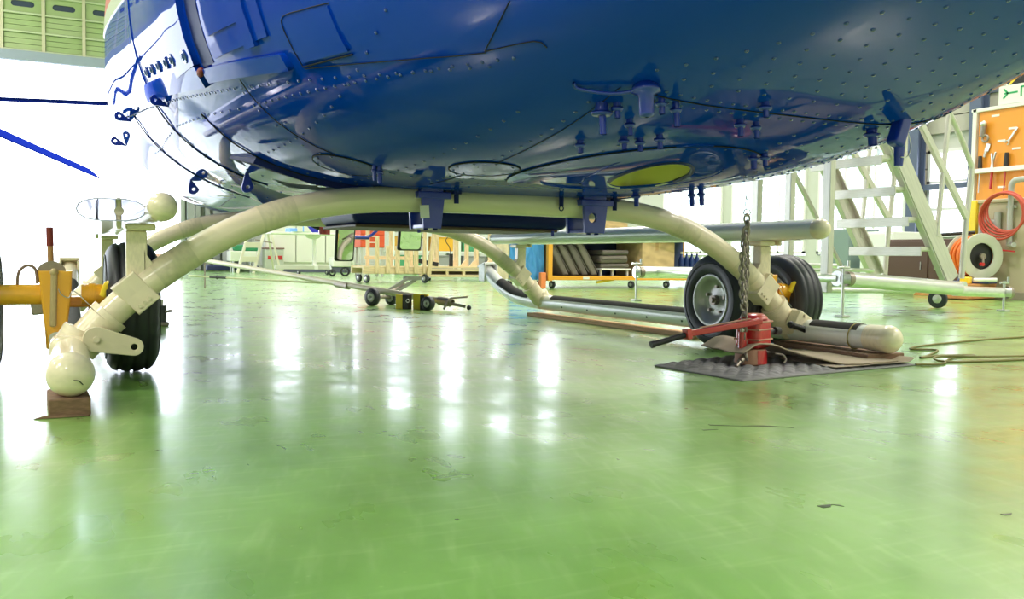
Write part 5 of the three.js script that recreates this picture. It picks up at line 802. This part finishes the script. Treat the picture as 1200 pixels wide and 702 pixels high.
{ // far left: ladder, table, bins, chest
  const al = std([0.68, 0.64, 0.52], 0.4, 0.3), t = thing('step_ladder', 'beige folding stepladder standing by the far wall below the crosstube', 'ladder', [3.1, 0, 16.8]);
  const A = [3.32, 1.45];
  for (const [bx, f0, f1] of [[2.72, 16.4, 16.6], [3.0, 16.4, 16.6]]) part(t, 'rail', bar([bx, 0.0, f0], [bx + 0.42 + (bx > 2.9 ? -0.0 : 0.0), 1.5, f1], 0.05, 0.03, 0.004), al);
  for (let k = 1; k < 6; k++) { const y = k * 0.26, d = y / 1.5 * 0.42; part(t, 'tread', bar([2.72 + d, y, 16.4 + 0.13 * k / 5], [3.0 + d, y, 16.4 + 0.13 * k / 5], 0.035, 0.1, 0.004), al); }
  for (const f of [16.5, 17.1]) part(t, 'rear_leg', bar([3.2, 1.45, 16.62], [3.52, 0, f], 0.035, 0.03, 0.004), al); part(t, 'spreader', bar([3.05, 0.62, 16.5], [3.42, 0.56, 16.6], 0.015, 0.02), MT.iron); part(t, 'foot', box(0.05, 0.03, 0.04, [3.52, 0.015, 16.5]), MT.black); part(t, 'foot', box(0.05, 0.03, 0.04, [3.52, 0.015, 17.1]), MT.black);
  const tb = thing('work_table', 'white wheeled table with a central column near the far wall', 'table', [3.75, 0, 15.6]); const wt = std([0.8, 0.8, 0.76], 0.4);
  part(tb, 'table_top', box(1.15, 0.035, 0.6, [3.68, 0.73, 15.6], [0, 0, 0], 0.008), wt); part(tb, 'column', box(0.06, 0.6, 0.06, [3.92, 0.42, 15.6], [0, 0, 0], 0.006), wt); part(tb, 'base_bar', box(1.0, 0.07, 0.07, [3.7, 0.13, 15.5], [0, 0, 0], 0.006), std([0.55, 0.55, 0.47], 0.5)); part(tb, 'base_bar', box(0.07, 0.07, 0.5, [3.92, 0.13, 15.7], [0, 0, 0], 0.006), wt); part(tb, 'bracket', ball(0.14, [3.9, 0.7, 15.6], 1, 0.45, 0.8), wt); castor(tb, 3.62, 15.5, 0.045); castor(tb, 4.13, 15.5, 0.045); castor(tb, 3.25, 15.6, 0.045);
  const sf = thing('white_cabinet', 'tall white cabinet row behind the wheeled table', 'cabinet', [4.3, 0, 17.9]); for (let k = 0; k < 3; k++) part(sf, 'cabinet_door', box(0.58, 1.5, 0.03, [3.75 + k * 0.6, 0.95, 17.6], [0, 0, 0], 0.006), MT.white); part(sf, 'carcass', box(1.82, 1.62, 0.4, [4.35, 0.93, 17.83], [0, 0, 0], 0.01), MT.white); part(sf, 'plinth', box(1.7, 0.12, 0.36, [4.35, 0.06, 17.85]), std([0.12, 0.13, 0.2], 0.6));
  const bin = thing('grey_bin', 'grey lidded bin with red labels beside the stepladder', 'bin', [3.5, 0, 17.2]); part(bin, 'bin', box(0.36, 0.42, 0.3, [3.56, 0.24, 17.4], [0, 0, 0], 0.02), std([0.5, 0.52, 0.46], 0.6)); part(bin, 'lid', box(0.38, 0.03, 0.32, [3.56, 0.47, 17.4], [0, 0, 0], 0.008), std([0.2, 0.1, 0.09], 0.6)); part(bin, 'label_plate', box(0.14, 0.08, 0.01, [3.64, 0.29, 17.245]), MT.red); part(bin, 'label_plate', box(0.08, 0.07, 0.01, [3.47, 0.29, 17.245]), MT.red); part(bin, 'foot', box(0.3, 0.03, 0.25, [3.56, 0.015, 17.4]), MT.black);
  const bl = thing('blue_folder', 'deep blue folder leaning on the wheeled white table', 'folder', [3.95, 0.75, 15.5]); part(bl, 'cover', plate([[0, 0], [0.18, 0], [0.0, 0.2], [-0.16, 0.2]], [3.86, 0.75, 15.5], [1, 0, 0], [0, 1, 0], 0.03), std([0.02, 0.03, 0.4], 0.4)); part(bl, 'spine', box(0.02, 0.2, 0.034, [3.7, 0.85, 15.5], [0, 0, 0], 0.003), std([0.2, 0.4, 0.85], 0.4));
  single('blue_box', box(0.14, 0.07, 0.2, [3.5, 0.785, 15.55], [0, 0.2, 0], 0.006), std([0.2, 0.42, 0.9], 0.5), 'pale blue flat box lying on the wheeled white table', 'box'); single('green_mat', box(0.3, 0.01, 0.25, [3.62, 0.753, 15.42], [0, 0.1, 0], 0.003), std([0.35, 0.55, 0.3], 0.6), 'thin green mat lying on the front edge of the white table', 'mat');
  single('navy_pallet', box(1.0, 0.1, 0.5, [2.9, 0.07, 18.2], [0, 0, 0], 0.02), std([0.012, 0.016, 0.09], 0.5), 'long low navy platform on the floor behind the stepladder', 'platform');
  const ch = thing('green_chair', 'white low chair with a green seat left of the stepladder', 'chair', [2.95, 0, 17.6]); part(ch, 'seat', box(0.45, 0.12, 0.4, [3.05, 0.47, 17.6], [0, 0, 0], 0.03), std([0.03, 0.25, 0.12], 0.6)); part(ch, 'chair_frame', box(0.5, 0.2, 0.42, [3.0, 0.31, 17.6], [0, 0, 0], 0.02), MT.white); part(ch, 'arm', bar([2.72, 0.6, 17.5], [2.84, 0.25, 17.5], 0.07, 0.07, 0.01), MT.white); each(ch, 'leg', [[2.82, 17.45], [3.2, 17.45], [2.82, 17.75], [3.2, 17.75]].map(([x, f]) => rod([x, 0, f], [x, 0.22, f], 0.02)), MT.steel);
  const tc = thing('tool_chest', 'orange-red tool chest on legs behind the mirrors near the far wall', 'tool chest', [4.5, 0, 14.2]); const rc = std([0.7, 0.09, 0.03], 0.4); part(tc, 'carcass', box(0.42, 0.42, 0.35, [4.5, 0.7, 14.2], [0, 0, 0], 0.012), rc); for (let k = 0; k < 4; k++) { const d = part(tc, 'drawer', box(0.38, 0.085, 0.02, [4.5, 0.55 + k * 0.1, 14.02], [0, 0, 0], 0.004), rc); part(d, 'handle', box(0.2, 0.012, 0.02, [4.5, 0.575 + k * 0.1, 14.0], [0, 0, 0], 0.003), MT.white); } each(tc, 'leg', [[4.32, 14.06], [4.68, 14.06], [4.32, 14.34], [4.68, 14.34]].map(([x, f]) => box(0.035, 0.5, 0.035, [x, 0.25, f])), MT.rim); part(tc, 'lower_shelf', box(0.4, 0.02, 0.32, [4.5, 0.22, 14.2]), MT.rim);
  const whl = thing('hand_truck', 'small white trolley with a grey wheel right of the wheeled table', 'trolley', [4.15, 0, 14.6]); part(whl, 'frame', box(0.3, 0.16, 0.3, [4.1, 0.24, 14.6], [0, 0, 0], 0.02), MT.white); part(whl, 'wheel', lathe([[0.05, -0.02], [0.08, -0.02], [0.08, 0.02], [0.05, 0.02], [0.05, -0.02]], [4.17, 0.08, 14.5], [0.2, 0, 1], 24), MT.rubber); part(whl, 'wheel', lathe([[0.03, -0.02], [0.06, -0.02], [0.06, 0.02], [0.03, 0.02], [0.03, -0.02]], [3.95, 0.06, 14.5], [0.2, 0, 1], 24), MT.rubber); part(whl, 'axle', rod([4.17, 0.08, 14.5], [4.17, 0.18, 14.6], 0.015), MT.steel); part(whl, 'axle', rod([3.95, 0.06, 14.5], [3.95, 0.18, 14.6], 0.015), MT.steel);
  const bd = thing('wrapped_bundle', 'pinkish wrapped bundle on a low trolley in the bright doorway', 'bundle', [1.3, 0, 14]); part(bd, 'trolley_deck', box(0.55, 0.05, 0.5, [1.28, 0.13, 14], [0, 0.2, 0], 0.01), MT.pine); for (const x of [1.08, 1.48]) castor(bd, x, 13.85, 0.05); part(bd, 'bundle', [ball(0.11, [1.2, 0.25, 14], 1.2, 0.85, 1), ball(0.1, [1.38, 0.3, 14], 1.3, 0.7, 1)], std([0.55, 0.36, 0.28], 0.8)); part(bd, 'wrapping', ball(0.09, [1.28, 0.2, 13.85], 1.6, 0.6, 1), std([0.62, 0.62, 0.6], 0.7)); part(bd, 'blue_bag', ball(0.06, [1.15, 0.19, 13.8], 1.2, 0.7, 1), std([0.1, 0.14, 0.3], 0.7));
}
{ // a second helicopter parked in the doorway, its rotor blades reaching into view
  const x = -2.65, f = 20.5, y = 3.33, dk = phy([0.004, 0.01, 0.1], 1, 0, { specularIntensity: 0 });
  const t = thing('parked_helicopter', 'helicopter parked outside the open doorway at the far left, only its rotor blades in view', 'helicopter', [x, 0, f]);
  part(t, 'fuselage', ball(0.95, [x - 0.3, 1.45, f + 0.3], 0.9, 0.95, 2.1, 32), MT.navy); for (const s of [-0.8, 0.8]) { part(t, 'skid', rod([x - 0.3 + s, 0.04, f - 1.5], [x - 0.3 + s, 0.04, f + 2.2], 0.05), MT.cream); for (const q of [-0.6, 1.4]) part(t, 'strut', rod([x - 0.3 + s, 0.05, f + q], [x - 0.3 + s * 0.5, 0.75, f + q], 0.035), MT.cream); }
  part(t, 'mast', rod([x, 2.2, f], [x, y + 0.1, f], 0.09), MT.steel); part(t, 'hub', box(0.5, 0.14, 0.5, [x, y, f], [0, 0.4, 0], 0.05), dk);
  const blade = (b, w, roll = 0) => part(t, 'rotor_blade', bar([x, y, f], b, w, 0.05, 0.02, roll), dk);
  blade([1.6, y + 0.01, 19.3], 0.26); blade([0.88, y - 0.02, 37.0], 0.5, 0.75); blade([-9, y, 21.9], 0.26);
}

scene.traverse((o) => { if (o.isMesh) { o.castShadow = true; o.receiveShadow = true; } });
scene.updateMatrixWorld(true);
renderer.render(scene, camera);
